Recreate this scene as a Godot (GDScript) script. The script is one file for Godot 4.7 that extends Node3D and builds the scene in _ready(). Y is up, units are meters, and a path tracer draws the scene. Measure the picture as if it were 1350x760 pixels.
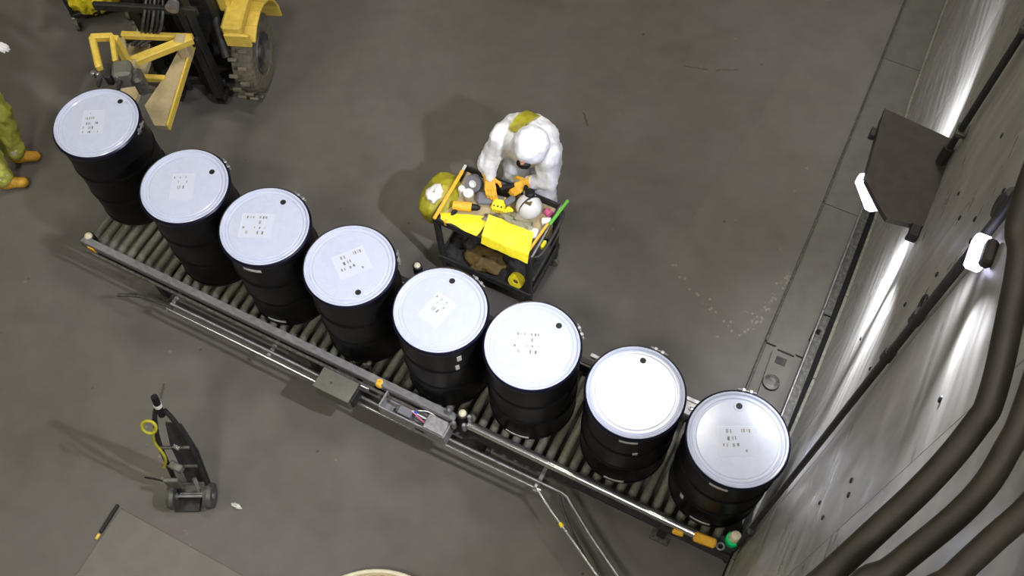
extends Node3D

var used := {}
var M := {}
var cache := {}

# ------------------------------------------------------------------ naming
func numbered(n: String) -> String:
	if not used.has(n):
		used[n] = 0
		return n
	used[n] += 1
	return "%s_%03d" % [n, used[n]]

func tag(o: Node, label: String, category: String, group := "") -> Node:
	o.set_meta("label", label)
	o.set_meta("category", category)
	if group != "":
		o.set_meta("group", group)
	return o

func thing(n: String, label: String, category: String, at := Vector3.ZERO, turn := 0.0, group := "") -> Node3D:
	var o := Node3D.new()
	o.name = numbered(n)
	add_child(o, true)
	o.position = at
	o.rotation.y = turn
	tag(o, label, category, group)
	return o

func structure(n: String, at := Vector3.ZERO) -> Node3D:
	var o := Node3D.new()
	o.name = n
	add_child(o, true)
	o.position = at
	o.set_meta("kind", "structure")
	return o

func put(n: String, mesh: Mesh, mat: Material, parent: Node, xf := Transform3D.IDENTITY) -> MeshInstance3D:
	var m := MeshInstance3D.new()
	m.name = n
	m.mesh = mesh
	m.material_override = mat
	m.transform = xf
	m.cast_shadow = GeometryInstance3D.SHADOW_CASTING_SETTING_ON
	parent.add_child(m, true)
	return m

func single(n: String, st: SurfaceTool, mat: Material, label: String, category: String, group := "") -> MeshInstance3D:
	var m := put(numbered(n), st.commit(), mat, self)
	tag(m, label, category, group)
	return m

func shell(n: String, st: SurfaceTool, mat: Material) -> MeshInstance3D:
	var m := put(n, st.commit(), mat, self)
	m.set_meta("kind", "structure")
	return m

# ------------------------------------------------------------------ mesh helpers
func mb() -> SurfaceTool:
	var st := SurfaceTool.new()
	st.begin(Mesh.PRIMITIVE_TRIANGLES)
	return st

func tri(st: SurfaceTool, a: Vector3, b: Vector3, c: Vector3, na: Vector3, nb: Vector3, nc: Vector3) -> void:
	var g := (b - a).cross(c - a)
	if g.dot(na + nb + nc) > 0.0:   # clockwise front faces
		var t := b; b = c; c = t
		t = nb; nb = nc; nc = t
	st.set_normal(na); st.set_uv(Vector2(a.x + a.y, a.z)); st.add_vertex(a)
	st.set_normal(nb); st.set_uv(Vector2(b.x + b.y, b.z)); st.add_vertex(b)
	st.set_normal(nc); st.set_uv(Vector2(c.x + c.y, c.z)); st.add_vertex(c)

func fan(st: SurfaceTool, pts: Array, n: Vector3) -> void:
	for i in range(1, pts.size() - 1):
		tri(st, pts[0], pts[i], pts[i + 1], n, n, n)

func outward(st: SurfaceTool, pts: Array, c: Vector3) -> void:
	var n: Vector3 = (pts[1] - pts[0]).cross(pts[2] - pts[0]).normalized()
	if n.dot(pts[0] - c) < 0.0:
		n = -n
	fan(st, pts, n)

# chamfered box, centre c, full size s, optional basis
func bx(st: SurfaceTool, c: Vector3, s: Vector3, bev := 0.004, B := Basis.IDENTITY) -> SurfaceTool:
	var h := s * 0.5
	bev = min(bev, min(h.x, min(h.y, h.z)) * 0.9)
	var v := {}
	for sx in [-1, 1]:
		for sy in [-1, 1]:
			for sz in [-1, 1]:
				var k := Vector3(sx, sy, sz)
				v[[sx, sy, sz, 0]] = c + B * (k * Vector3(h.x, h.y - bev, h.z - bev))
				v[[sx, sy, sz, 1]] = c + B * (k * Vector3(h.x - bev, h.y, h.z - bev))
				v[[sx, sy, sz, 2]] = c + B * (k * Vector3(h.x - bev, h.y - bev, h.z))
				if bev > 0.0005:
					outward(st, [v[[sx, sy, sz, 0]], v[[sx, sy, sz, 1]], v[[sx, sy, sz, 2]]], c)
	for a in [-1, 1]:
		outward(st, [v[[a, -1, -1, 0]], v[[a, 1, -1, 0]], v[[a, 1, 1, 0]], v[[a, -1, 1, 0]]], c)
		outward(st, [v[[-1, a, -1, 1]], v[[1, a, -1, 1]], v[[1, a, 1, 1]], v[[-1, a, 1, 1]]], c)
		outward(st, [v[[-1, -1, a, 2]], v[[1, -1, a, 2]], v[[1, 1, a, 2]], v[[-1, 1, a, 2]]], c)
		if bev > 0.0005:
			for b in [-1, 1]:
				outward(st, [v[[a, b, -1, 0]], v[[a, b, 1, 0]], v[[a, b, 1, 1]], v[[a, b, -1, 1]]], c)
				outward(st, [v[[a, -1, b, 0]], v[[a, 1, b, 0]], v[[a, 1, b, 2]], v[[a, -1, b, 2]]], c)
				outward(st, [v[[-1, a, b, 1]], v[[1, a, b, 1]], v[[1, a, b, 2]], v[[-1, a, b, 2]]], c)
	return st

# box beam between two points, w across, h in the upward-ish direction
func beam(st: SurfaceTool, a: Vector3, b: Vector3, w: float, h: float, bev := 0.004) -> SurfaceTool:
	var d := (b - a).normalized()
	var side := d.cross(Vector3.UP)
	if side.length() < 0.05:
		side = Vector3.RIGHT
	side = side.normalized()
	var u := side.cross(d).normalized()
	return bx(st, (a + b) * 0.5, Vector3((b - a).length(), h, w), bev, Basis(d, u, side))

func tube(st: SurfaceTool, path: Array, r: Variant, seg := 10, caps := true) -> SurfaceTool:
	var n := path.size()
	var rings := []
	var u := Vector3.ZERO
	for i in n:
		var d: Vector3 = (path[min(i + 1, n - 1)] - path[max(i - 1, 0)]).normalized()
		if i == 0:
			u = d.cross(Vector3(0.31, 0.17, 0.93)).normalized()
			if u.length() < 0.1:
				u = d.cross(Vector3.UP).normalized()
		else:
			u = (u - d * u.dot(d)).normalized()
		var w := d.cross(u)
		var rr: float = r[i] if r is Array else r
		var ring := []
		for k in seg:
			var t := TAU * k / seg
			var nn := u * cos(t) + w * sin(t)
			ring.append([path[i] + nn * rr, nn])
		rings.append(ring)
		if caps and (i == 0 or i == n - 1):
			var e := []
			for q in ring:
				e.append(q[0])
			fan(st, e, -d if i == 0 else d)
	for i in n - 1:
		for k in seg:
			var a = rings[i][k]
			var b = rings[i][(k + 1) % seg]
			var c = rings[i + 1][(k + 1) % seg]
			var e = rings[i + 1][k]
			tri(st, a[0], b[0], c[0], a[1], b[1], c[1])
			tri(st, a[0], c[0], e[0], a[1], c[1], e[1])
	return st

func smooth_path(pts: Array, per := 6) -> Array:
	var c := Curve3D.new()
	for i in pts.size():
		var t: Vector3 = (pts[min(i + 1, pts.size() - 1)] - pts[max(i - 1, 0)]) * 0.2
		c.add_point(pts[i], -t, t)
	var out := []
	for i in pts.size() - 1:
		for k in per:
			out.append(c.sample(i, float(k) / per))
	out.append(pts[-1])
	return out

# profile of (radius, height); around local +Y
func lathe(st: SurfaceTool, prof: Array, seg := 32, xf := Transform3D.IDENTITY) -> SurfaceTool:
	for i in prof.size() - 1:
		var p: Vector2 = prof[i]
		var q: Vector2 = prof[i + 1]
		var e := q - p
		if e.length() < 1e-6:
			continue
		var nn := Vector2(e.y, -e.x).normalized()   # profile drawn bottom to top: outward
		for k in seg:
			var t0 := TAU * k / seg
			var t1 := TAU * (k + 1) / seg
			var c0 := Vector3(cos(t0), 0, sin(t0))
			var c1 := Vector3(cos(t1), 0, sin(t1))
			var n0 := xf.basis * (c0 * nn.x + Vector3.UP * nn.y)
			var n1 := xf.basis * (c1 * nn.x + Vector3.UP * nn.y)
			var a := xf * (c0 * p.x + Vector3.UP * p.y)
			var b := xf * (c1 * p.x + Vector3.UP * p.y)
			var c := xf * (c1 * q.x + Vector3.UP * q.y)
			var d := xf * (c0 * q.x + Vector3.UP * q.y)
			if p.x > 1e-5:
				tri(st, a, b, c, n0, n1, n1)
			if q.x > 1e-5:
				tri(st, a, c, d, n0, n1, n0)
	return st

func cyl(st: SurfaceTool, a: Vector3, b: Vector3, r: float, seg := 14) -> SurfaceTool:
	return tube(st, [a, b], r, seg)

func ring_torus(st: SurfaceTool, c: Vector3, R: float, r: float, axis := Vector3.UP, seg := 28, sides := 8, a0 := 0.0, a1 := TAU) -> SurfaceTool:
	var u := axis.cross(Vector3(0.3, 0.2, 0.9)).normalized()
	var w := axis.cross(u).normalized()
	var p := []
	for k in seg + 1:
		var t := a0 + (a1 - a0) * k / seg
		p.append(c + (u * cos(t) + w * sin(t)) * R)
	return tube(st, p, r, sides, abs(a1 - a0) < TAU - 0.01)

# flat outline (local xz) extruded in y
func slab(st: SurfaceTool, poly: PackedVector2Array, y0: float, y1: float, xf := Transform3D.IDENTITY) -> SurfaceTool:
	var idx := Geometry2D.triangulate_polygon(poly)
	for i in range(0, idx.size(), 3):
		var a := poly[idx[i]]
		var b := poly[idx[i + 1]]
		var c := poly[idx[i + 2]]
		for y in [y0, y1]:
			var n := xf.basis * (Vector3.UP if y == y1 else Vector3.DOWN)
			tri(st, xf * Vector3(a.x, y, a.y), xf * Vector3(b.x, y, b.y), xf * Vector3(c.x, y, c.y), n, n, n)
	var ccw := 0.0
	for i in poly.size():
		ccw += poly[i].cross(poly[(i + 1) % poly.size()])
	for i in poly.size():
		var a := poly[i]
		var b := poly[(i + 1) % poly.size()]
		var n2 = Vector2((b - a).y, -(b - a).x).normalized() * sign(ccw)
		fan(st, [xf * Vector3(a.x, y0, a.y), xf * Vector3(b.x, y0, b.y), xf * Vector3(b.x, y1, b.y), xf * Vector3(a.x, y1, a.y)], xf.basis * Vector3(n2.x, 0, n2.y))
	return st

func grid_surface(st: SurfaceTool, P: Array, flip := 1.0) -> void:
	var nu := P.size()
	var nv: int = P[0].size()
	var N := []
	for i in nu:
		var row := []
		for j in nv:
			var du: Vector3 = P[min(i + 1, nu - 1)][j] - P[max(i - 1, 0)][j]
			var dv: Vector3 = P[i][min(j + 1, nv - 1)] - P[i][max(j - 1, 0)]
			row.append(du.cross(dv).normalized() * flip)
		N.append(row)
	for i in nu - 1:
		for j in nv - 1:
			tri(st, P[i][j], P[i + 1][j], P[i + 1][j + 1], N[i][j], N[i + 1][j], N[i + 1][j + 1])
			tri(st, P[i][j], P[i + 1][j + 1], P[i][j + 1], N[i][j], N[i + 1][j + 1], N[i][j + 1])

# wavy cloth or plastic sheet of some thickness through rows of points
func sheet(st: SurfaceTool, rows: Array, nu: int, nv: int, amp: float, sd: int, thick := 0.004) -> SurfaceTool:
	var f := FastNoiseLite.new()
	f.seed = sd
	f.frequency = 7.0
	var top := []
	var bot := []
	for i in nu + 1:
		var a := []
		var b := []
		for j in nv + 1:
			var u := float(i) / nu * (rows.size() - 1)
			var k := int(min(u, rows.size() - 2))
			var r0: Array = rows[k]
			var r1: Array = rows[k + 1]
			var v := float(j) / nv
			var p: Vector3 = r0[0].lerp(r0[1], v).lerp(r1[0].lerp(r1[1], v), u - k)
			p.y += amp * f.get_noise_3dv(p)
			p.z += amp * 0.6 * f.get_noise_3dv(p + Vector3(9, 3, 1))
			a.append(p)
			b.append(p - Vector3(0, thick, 0.2 * thick))
		top.append(a)
		bot.append(b)
	var n: Vector3 = (top[1][0] - top[0][0]).cross(top[0][1] - top[0][0])
	var fl := 1.0 if n.y >= 0.0 else -1.0
	grid_surface(st, top, fl)
	grid_surface(st, bot, -fl)
	for j in nv:
		for i in [0, nu]:
			outward(st, [top[i][j], top[i][j + 1], bot[i][j + 1], bot[i][j]], top[nu / 2][nv / 2])
	for i in nu:
		for j in [0, nv]:
			outward(st, [top[i][j], top[i + 1][j], bot[i + 1][j], bot[i][j]], top[nu / 2][nv / 2])
	return st

# crumpled ellipsoid
func blob(st: SurfaceTool, c: Vector3, r: Vector3, amp: float, sd: int, freq := 6.0, seg := 26) -> SurfaceTool:
	var f := FastNoiseLite.new()
	f.seed = sd
	f.frequency = freq
	var P := []
	for i in seg + 1:
		var row := []
		for j in seg / 2 + 1:
			var t := TAU * (i % seg) / seg
			var p := PI * j / (seg / 2)
			var d := Vector3(sin(p) * cos(t), cos(p), sin(p) * sin(t))
			row.append(c + d * r * (1.0 + amp * f.get_noise_3dv(d * r * 4.0 + c)))
		P.append(row)
	grid_surface(st, P, -1.0 if (P[1][3] - P[0][3]).cross(P[0][4] - P[0][3]).dot(P[0][3] - c) < 0 else 1.0)
	return st

# ------------------------------------------------------------------ bodies: smooth union of tapered capsules, meshed with surface nets
func body_mesh(caps: Array, cell: float, k: float, amp := 0.0, sd := 1, freq := 9.0, st: SurfaceTool = null) -> SurfaceTool:
	if st == null:
		st = mb()
	var lo := Vector3.ONE * 1e9
	var hi := -lo
	for c in caps:
		var m: float = max(c[2], c[3]) + 0.02
		for e in [c[0], c[1]]:
			lo = lo.min(e - Vector3.ONE * m)
			hi = hi.max(e + Vector3.ONE * m)
	lo -= Vector3.ONE * cell * 2
	var n := Vector3i(((hi - lo) / cell).ceil()) + Vector3i.ONE * 2
	var D := PackedFloat32Array()
	D.resize(n.x * n.y * n.z)
	D.fill(1.0)
	for c in caps:
		var a: Vector3 = c[0]
		var b: Vector3 = c[1]
		var ra: float = c[2]
		var rb: float = c[3]
		var mg: float = max(ra, rb) + k + cell * 3
		var i0 := Vector3i(((a.min(b) - Vector3.ONE * mg - lo) / cell).floor()).clamp(Vector3i.ZERO, n - Vector3i.ONE)
		var i1 := Vector3i(((a.max(b) + Vector3.ONE * mg - lo) / cell).ceil()).clamp(Vector3i.ZERO, n - Vector3i.ONE)
		var ab := b - a
		var l2: float = max(ab.length_squared(), 1e-9)
		for z in range(i0.z, i1.z + 1):
			for y in range(i0.y, i1.y + 1):
				var row := (z * n.y + y) * n.x
				for x in range(i0.x, i1.x + 1):
					var p := lo + Vector3(x, y, z) * cell
					var t: float = clampf((p - a).dot(ab) / l2, 0.0, 1.0)
					var d: float = p.distance_to(a + ab * t) - lerpf(ra, rb, t)
					var o := D[row + x]
					if o < 0.9:
						var h := clampf(0.5 + 0.5 * (o - d) / k, 0.0, 1.0)
						d = lerpf(o, d, h) - k * h * (1.0 - h)
					D[row + x] = d
	var f := FastNoiseLite.new()
	f.seed = sd
	f.frequency = freq
	var V := {}
	var s1 := n.x
	var s2 := n.x * n.y
	var pos := PackedVector3Array()
	var nor := PackedVector3Array()
	var near := cell * 2.0
	for z in n.z - 1:
		for y in n.y - 1:
			var row := z * s2 + y * s1
			for x in n.x - 1:
				var i := row + x
				if absf(D[i]) > near:
					continue
				var q := [D[i], D[i + 1], D[i + s1], D[i + s1 + 1], D[i + s2], D[i + s2 + 1], D[i + s2 + s1], D[i + s2 + s1 + 1]]
				var cnt := 0
				for e in q:
					if e < 0.0:
						cnt += 1
				if cnt == 0 or cnt == 8:
					continue
				var g := Vector3(q[1] + q[3] + q[5] + q[7] - q[0] - q[2] - q[4] - q[6], q[2] + q[3] + q[6] + q[7] - q[0] - q[1] - q[4] - q[5], q[4] + q[5] + q[6] + q[7] - q[0] - q[1] - q[2] - q[3]).normalized()
				var m := 0.0
				for e in q:
					m += e
				m *= 0.125
				var p := lo + (Vector3(x, y, z) + Vector3.ONE * 0.5) * cell - g * m
				if amp > 0.0:
					p += g * amp * f.get_noise_3d(p.x * 1.6, p.y * 0.8, p.z * 1.6)
				V[i] = pos.size()
				pos.append(p)
				nor.append(Vector3.ZERO)
	var quads := []
	for i in V:
		var x: int = i % s1
		var y: int = (i / s1) % n.y
		var z: int = i / s2
		var d0 := D[i]
		for ax in 3:
			var st_: int = [1, s1, s2][ax]
			var u: int = [s1, s2, 1][ax]
			var w: int = [s2, 1, s1][ax]
			if (d0 < 0.0) == (D[i + st_] < 0.0):
				continue
			if not (V.has(i - u) and V.has(i - w) and V.has(i - u - w)):
				continue
			var A: int = V[i]
			var B: int = V[i - u]
			var C: int = V[i - u - w]
			var E: int = V[i - w]
			var dir := Vector3.ZERO
			dir[ax] = 1.0 if d0 < 0.0 else -1.0
			quads.append([A, B, C, E])
			var fn := (pos[C] - pos[A]).cross(pos[E] - pos[B])
			if fn.dot(dir) < 0.0:
				fn = -fn
			for e in [A, B, C, E]:
				nor[e] += fn
	for q in quads:
		for t in [[0, 1, 2], [0, 2, 3]]:
			tri(st, pos[q[t[0]]], pos[q[t[1]]], pos[q[t[2]]], nor[q[t[0]]].normalized(), nor[q[t[1]]].normalized(), nor[q[t[2]]].normalized())
	return st

# a hand: wrist at w, fingers along d, back of the hand towards up, thumb on side s
func hand(w: Vector3, d: Vector3, up: Vector3, s: float, curl: float, sc := 1.0) -> SurfaceTool:
	d = d.normalized()
	var side := d.cross(up).normalized() * s
	up = side.cross(d).normalized()
	if up.dot(Vector3.UP) < 0:
		up = -up
	var caps := []
	for j in 4:
		var o := side * (0.030 - 0.020 * j) * sc
		caps.append([w + o * 0.6, w + d * 0.085 * sc + o, 0.017 * sc, 0.013 * sc])
		var p: Vector3 = w + d * 0.088 * sc + o
		var a := curl * 0.5
		var L: float = [0.040, 0.045, 0.042, 0.033][j] * sc
		for q in 3:
			var dd := d * cos(a) - up * sin(a)
			var e := p + dd * L
			caps.append([p, e, (0.0112 - 0.001 * q) * sc, (0.0105 - 0.001 * q) * sc])
			p = e
			L *= 0.72
			a += curl
	var b := w + d * 0.025 * sc + side * 0.034 * sc
	var t1 := b + (d * 0.6 + side * 0.75 - up * 0.25).normalized() * 0.042 * sc
	var t2 := t1 + (d * 0.9 + side * 0.15 - up * 0.45).normalized() * 0.034 * sc
	caps.append([w + side * 0.012, b, 0.016 * sc, 0.015 * sc])
	caps.append([b, t1, 0.0145 * sc, 0.012 * sc])
	caps.append([t1, t2, 0.012 * sc, 0.0095 * sc])
	return body_mesh(caps, 0.004, 0.006)

# ------------------------------------------------------------------ materials
func plain(c: Color, rough: float, metal := 0.0) -> StandardMaterial3D:
	var m := StandardMaterial3D.new()
	m.albedo_color = c
	m.roughness = rough
	m.metallic = metal
	return m

func noise_tex(sd: int, freq: float, c0: Color, c1: Color, octaves := 4, size := 256) -> NoiseTexture2D:
	var f := FastNoiseLite.new()
	f.seed = sd
	f.frequency = freq
	f.fractal_octaves = octaves
	var t := NoiseTexture2D.new()
	t.width = size
	t.height = size
	t.seamless = true
	t.noise = f
	var g := Gradient.new()
	g.set_color(0, c0)
	g.set_color(1, c1)
	g.set_offset(0, 0.25)
	g.set_offset(1, 0.75)
	t.color_ramp = g
	return t

func worn(c0: Color, c1: Color, rough: float, metal := 0.0, scale := 3.0, sd := 1, freq := 0.02) -> StandardMaterial3D:
	var m := plain(Color.WHITE, rough, metal)
	m.albedo_texture = noise_tex(sd, freq, c0, c1)
	m.uv1_triplanar = true
	m.uv1_world_triplanar = true
	m.uv1_scale = Vector3.ONE * scale
	return m

func lamp(c: Color, e: float) -> StandardMaterial3D:
	var m := plain(c, 0.4)
	m.emission_enabled = true
	m.emission = c
	m.emission_energy_multiplier = e
	return m

func make_materials() -> void:
	M.body = worn(Color(0.045, 0.045, 0.055), Color(0.075, 0.075, 0.088), 0.42, 0.0, 2.0, 3)
	M.body.metallic_specular = 0.35
	M.ring = plain(Color(0.055, 0.055, 0.15), 0.35, 0.2)
	M.lid = worn(Color(0.735, 0.765, 0.85), Color(0.75, 0.78, 0.865), 0.17, 0.0, 3.0, 5)
	M.black = plain(Color(0.03, 0.03, 0.03), 0.6)
	M.steel = worn(Color(0.52, 0.52, 0.53), Color(0.64, 0.64, 0.65), 0.42, 0.7, 3.0, 6)
	M.bright = plain(Color(0.82, 0.82, 0.82), 0.22, 0.9)
	M.dull = worn(Color(0.27, 0.265, 0.25), Color(0.38, 0.37, 0.35), 0.5, 0.3, 4.0, 7)
	M.roller = worn(Color(0.38, 0.375, 0.335), Color(0.45, 0.44, 0.39), 0.62, 0.1, 4.0, 8)
	M.dark = worn(Color(0.12, 0.118, 0.115), Color(0.19, 0.185, 0.18), 0.55, 0.1, 4.0, 9)
	M.tape = plain(Color(0.80, 0.80, 0.78), 0.5)
	M.rail = worn(Color(0.44, 0.44, 0.45), Color(0.50, 0.50, 0.505), 0.5, 0.2, 4.0, 27)
	M.boxgrey = worn(Color(0.40, 0.40, 0.37), Color(0.43, 0.425, 0.39), 0.5, 0.2, 4.0, 10)
	M.boxlight = worn(Color(0.56, 0.56, 0.57), Color(0.66, 0.66, 0.66), 0.42, 0.3, 4.0, 11)
	M.orange = worn(Color(0.90, 0.67, 0.18), Color(0.94, 0.74, 0.26), 0.5, 0.0, 6.0, 12)
	M.yellow = worn(Color(0.96, 0.88, 0.14), Color(0.99, 0.94, 0.26), 0.5, 0.0, 6.0, 13)
	M.truck = worn(Color(0.82, 0.71, 0.30), Color(0.87, 0.76, 0.34), 0.5, 0.0, 3.0, 14)
	M.beige = worn(Color(0.70, 0.64, 0.50), Color(0.73, 0.67, 0.52), 0.6, 0.1, 4.0, 15)
	M.olive = worn(Color(0.60, 0.58, 0.14), Color(0.70, 0.67, 0.22), 0.4, 0.0, 3.0, 16)
	M.tyvek = worn(Color(0.88, 0.89, 0.93), Color(0.96, 0.97, 0.99), 0.65, 0.0, 4.0, 17)
	M.pants = worn(Color(0.70, 0.72, 0.30), Color(0.78, 0.79, 0.40), 0.7, 0.0, 4.0, 18)
	M.boot = worn(Color(0.76, 0.58, 0.18), Color(0.86, 0.67, 0.24), 0.55, 0.0, 6.0, 19)
	M.rubber = worn(Color(0.36, 0.34, 0.29), Color(0.46, 0.43, 0.36), 0.85, 0.0, 4.0, 20)
	M.skin = plain(Color(0.72, 0.52, 0.42), 0.55)
	M.hose = worn(Color(0.13, 0.115, 0.09), Color(0.19, 0.165, 0.13), 0.6, 0.0, 3.0, 21)
	M.hood = worn(Color(0.205, 0.185, 0.165), Color(0.235, 0.215, 0.19), 0.7, 0.1, 2.0, 22)
	M.green = plain(Color(0.05, 0.85, 0.50), 0.35)
	M.cartgrey = worn(Color(0.16, 0.16, 0.16), Color(0.23, 0.23, 0.23), 0.5, 0.0, 4.0, 23)
	M.grey = plain(Color(0.46, 0.46, 0.49), 0.5)
	M.cream = plain(Color(0.85, 0.83, 0.72), 0.4)
	M.plate = worn(Color(0.40, 0.39, 0.365), Color(0.42, 0.41, 0.385), 0.6, 0.05, 1.5, 24, 0.012)
	M.strip = worn(Color(0.355, 0.345, 0.32), Color(0.38, 0.37, 0.345), 0.6, 0.05, 1.2, 25, 0.02)
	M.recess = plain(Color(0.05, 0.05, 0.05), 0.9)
	M.outer = worn(Color(0.40, 0.39, 0.36), Color(0.48, 0.47, 0.44), 0.8, 0.0, 0.4, 26, 0.02)
	M.glass = plain(Color(0.8, 0.85, 0.9, 0.25), 0.05)
	M.glass.transparency = BaseMaterial3D.TRANSPARENCY_ALPHA
	M.film = plain(Color(0.75, 0.73, 0.62, 0.55), 0.25)
	M.film.transparency = BaseMaterial3D.TRANSPARENCY_ALPHA
	M.bluetip = plain(Color(0.15, 0.35, 0.9), 0.3)
	M.pink = plain(Color(0.85, 0.40, 0.58), 0.5)
	M.lime = plain(Color(0.38, 0.70, 0.22), 0.5)
	M.white = plain(Color(0.90, 0.90, 0.90), 0.5)
	M.brown = plain(Color(0.40, 0.33, 0.17), 0.7)
	M.lamplight = lamp(Color(0.86, 0.86, 1.0), 4.0)
	M.baylight = lamp(Color(1.0, 0.97, 0.9), 30.0)
	M.print = []
	for i in 4:
		M.print.append(print_material(40 + i))

func print_material(sd: int) -> StandardMaterial3D:
	var r := RandomNumberGenerator.new()
	r.seed = sd
	var w := 120
	var h := 104
	var im := Image.create(w, h, false, Image.FORMAT_RGB8)
	im.fill(Color(0.76, 0.785, 0.855))
	im.fill_rect(Rect2i(0, 0, w, 3), Color(0.80, 0.81, 0.86))
	im.fill_rect(Rect2i(0, 0, 3, h), Color(0.80, 0.81, 0.86))
	var y := 10
	while y < h - 12:
		var x := 6 + r.randi() % 14
		var hh := 8 + r.randi() % 7
		var stop := w - 8 - r.randi() % 50
		while x < stop:
			var ww := 5 + r.randi() % 8
			var k := 0.34 + 0.34 * r.randf()
			if r.randf() < 0.5:
				for b in 3:
					im.fill_rect(Rect2i(x + r.randi() % 3, y + r.randi() % 3, max(1, ww / 2), max(1, hh - r.randi() % 3)), Color(k, k * 0.99, k * 0.97))
			x += ww + 2
		y += hh + 8 + r.randi() % 6
	var m := plain(Color.WHITE, 0.45)
	m.albedo_texture = ImageTexture.create_from_image(im)
	return m

# concrete floor: mottled, worn lighter beside the wall, specks and scuffs
func floor_material(x0: float, z0: float, w: float, h: float) -> StandardMaterial3D:
	var px := 1100
	var a := FastNoiseLite.new(); a.seed = 11; a.frequency = 0.55; a.fractal_octaves = 5
	var b := FastNoiseLite.new(); b.seed = 12; b.frequency = 4.5; b.fractal_octaves = 4
	var c := FastNoiseLite.new(); c.seed = 13; c.frequency = 1.6; c.fractal_octaves = 3
	var data := PackedByteArray()
	data.resize(px * px * 3)
	var coat := PackedVector2Array([Vector2(0.95, -1.62), Vector2(1.15, -1.50), Vector2(1.50, -1.42), Vector2(1.72, -1.28), Vector2(1.80, -1.60), Vector2(1.86, -1.75), Vector2(1.86, -5.0), Vector2(1.2, -4.0)])
	var i := 0
	for v in px:
		var z := z0 + h * v / px
		for u in px:
			var x := x0 + w * u / px
			var n := a.get_noise_2d(x, z)
			var f := b.get_noise_2d(x, z)
			var g := c.get_noise_2d(x * 0.8, z)
			var k := 0.385 + 0.030 * n + 0.018 * f
			if g > 0.22:
				k -= 0.016 * min(1.0, (g - 0.22) * 3.0)
			var jag := 0.05 * f + 0.03 * n
			if x > 0.9 and z < -1.2 and Geometry2D.is_point_in_polygon(Vector2(x, z + jag), coat):
				k += 0.015
			data[i] = int(clampf(k * 1.02, 0, 1) * 255)
			data[i + 1] = int(clampf(k * 0.985 + 0.003 * g, 0, 1) * 255)
			data[i + 2] = int(clampf(k * (0.935 + 0.03 * n), 0, 1) * 255)
			i += 3
	var im := Image.create_from_data(px, px, false, Image.FORMAT_RGB8, data)
	var r := RandomNumberGenerator.new()
	r.seed = 5
	var lines := [[Vector2(1.0, -1.60), Vector2(1.2, -1.47), 7], [Vector2(1.2, -1.47), Vector2(1.70, -1.27), 16], [Vector2(1.72, -1.27), Vector2(1.80, -1.62), 28], [Vector2(1.80, -1.62), Vector2(1.86, -2.0), 26], [Vector2(-2.2, 1.0), Vector2(-0.4, 2.3), 12]]
	for l in lines:
		for q in l[2]:
			var p: Vector2 = l[0].lerp(l[1], r.randf()) + Vector2(r.randfn() * 0.02, r.randfn() * 0.02)
			var s := 1 + r.randi() % 2
			im.fill_rect(Rect2i(int((p.x - x0) / w * px), int((p.y - z0) / h * px), s, s), Color(0.50, 0.49, 0.455))
	for l in [[0.36, -3.42, 0.55, -3.47], [0.62, -3.50, 0.78, -3.58], [-1.9, 0.95, -1.86, 1.05], [-0.2, -2.6, -0.12, -2.5]]:
		for q in 14:
			var p := Vector2(l[0], l[1]).lerp(Vector2(l[2], l[3]), q / 13.0)
			im.fill_rect(Rect2i(int((p.x - x0) / w * px), int((p.y - z0) / h * px), 2, 1), Color(0.28, 0.275, 0.25))
	for q in 60:
		var p := Vector2(-4.5 + 6.2 * r.randf(), -4.0 + 6.0 * r.randf())
		var dk := r.randf() < 0.6
		im.fill_rect(Rect2i(int((p.x - x0) / w * px), int((p.y - z0) / h * px), 1 + r.randi() % 3, 1 + r.randi() % 2), Color(0.25, 0.25, 0.22) if dk else Color(0.47, 0.46, 0.42))
	var m := plain(Color.WHITE, 0.72)
	m.albedo_texture = ImageTexture.create_from_image(im)
	m.metallic_specular = 0.3
	return m

# stainless wall cladding: streaks run along the wall, drips run down
func clad_material() -> StandardMaterial3D:
	var s := 512
	var a := FastNoiseLite.new(); a.seed = 31; a.frequency = 1.0; a.fractal_octaves = 4
	var b := FastNoiseLite.new(); b.seed = 32; b.frequency = 1.0; b.fractal_octaves = 3
	var im := Image.create(s, s, false, Image.FORMAT_RGB8)
	var ro := Image.create(s, s, false, Image.FORMAT_RGB8)
	for y in s:
		for x in s:
			var n := a.get_noise_2d(x * 0.006, y * 0.05)
			var d := b.get_noise_2d(x * 0.03, y * 0.006)
			var k := clampf(0.65 + 0.10 * n + 0.06 * d, 0, 1)
			im.set_pixel(x, y, Color(k, k * 0.985, k * 0.95))
			var q := clampf(0.42 + 0.22 * n - 0.15 * d, 0.2, 0.8)
			ro.set_pixel(x, y, Color(q, q, q))
	var m := plain(Color.WHITE, 1.0, 0.25)
	m.albedo_texture = ImageTexture.create_from_image(im)
	m.roughness_texture = ImageTexture.create_from_image(ro)
	return m

# ------------------------------------------------------------------ the script
func _ready() -> void:
	camera_and_light()
	make_materials()
	room()
	cladding()
	wall_fittings()
	conveyor()
	drums()
	pipes()
	forklift()
	tool_cart()
	bent_person()
	edge_person()
	bag_trolley()
	hand_truck()
	floor_bits()
	hoses()

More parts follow.
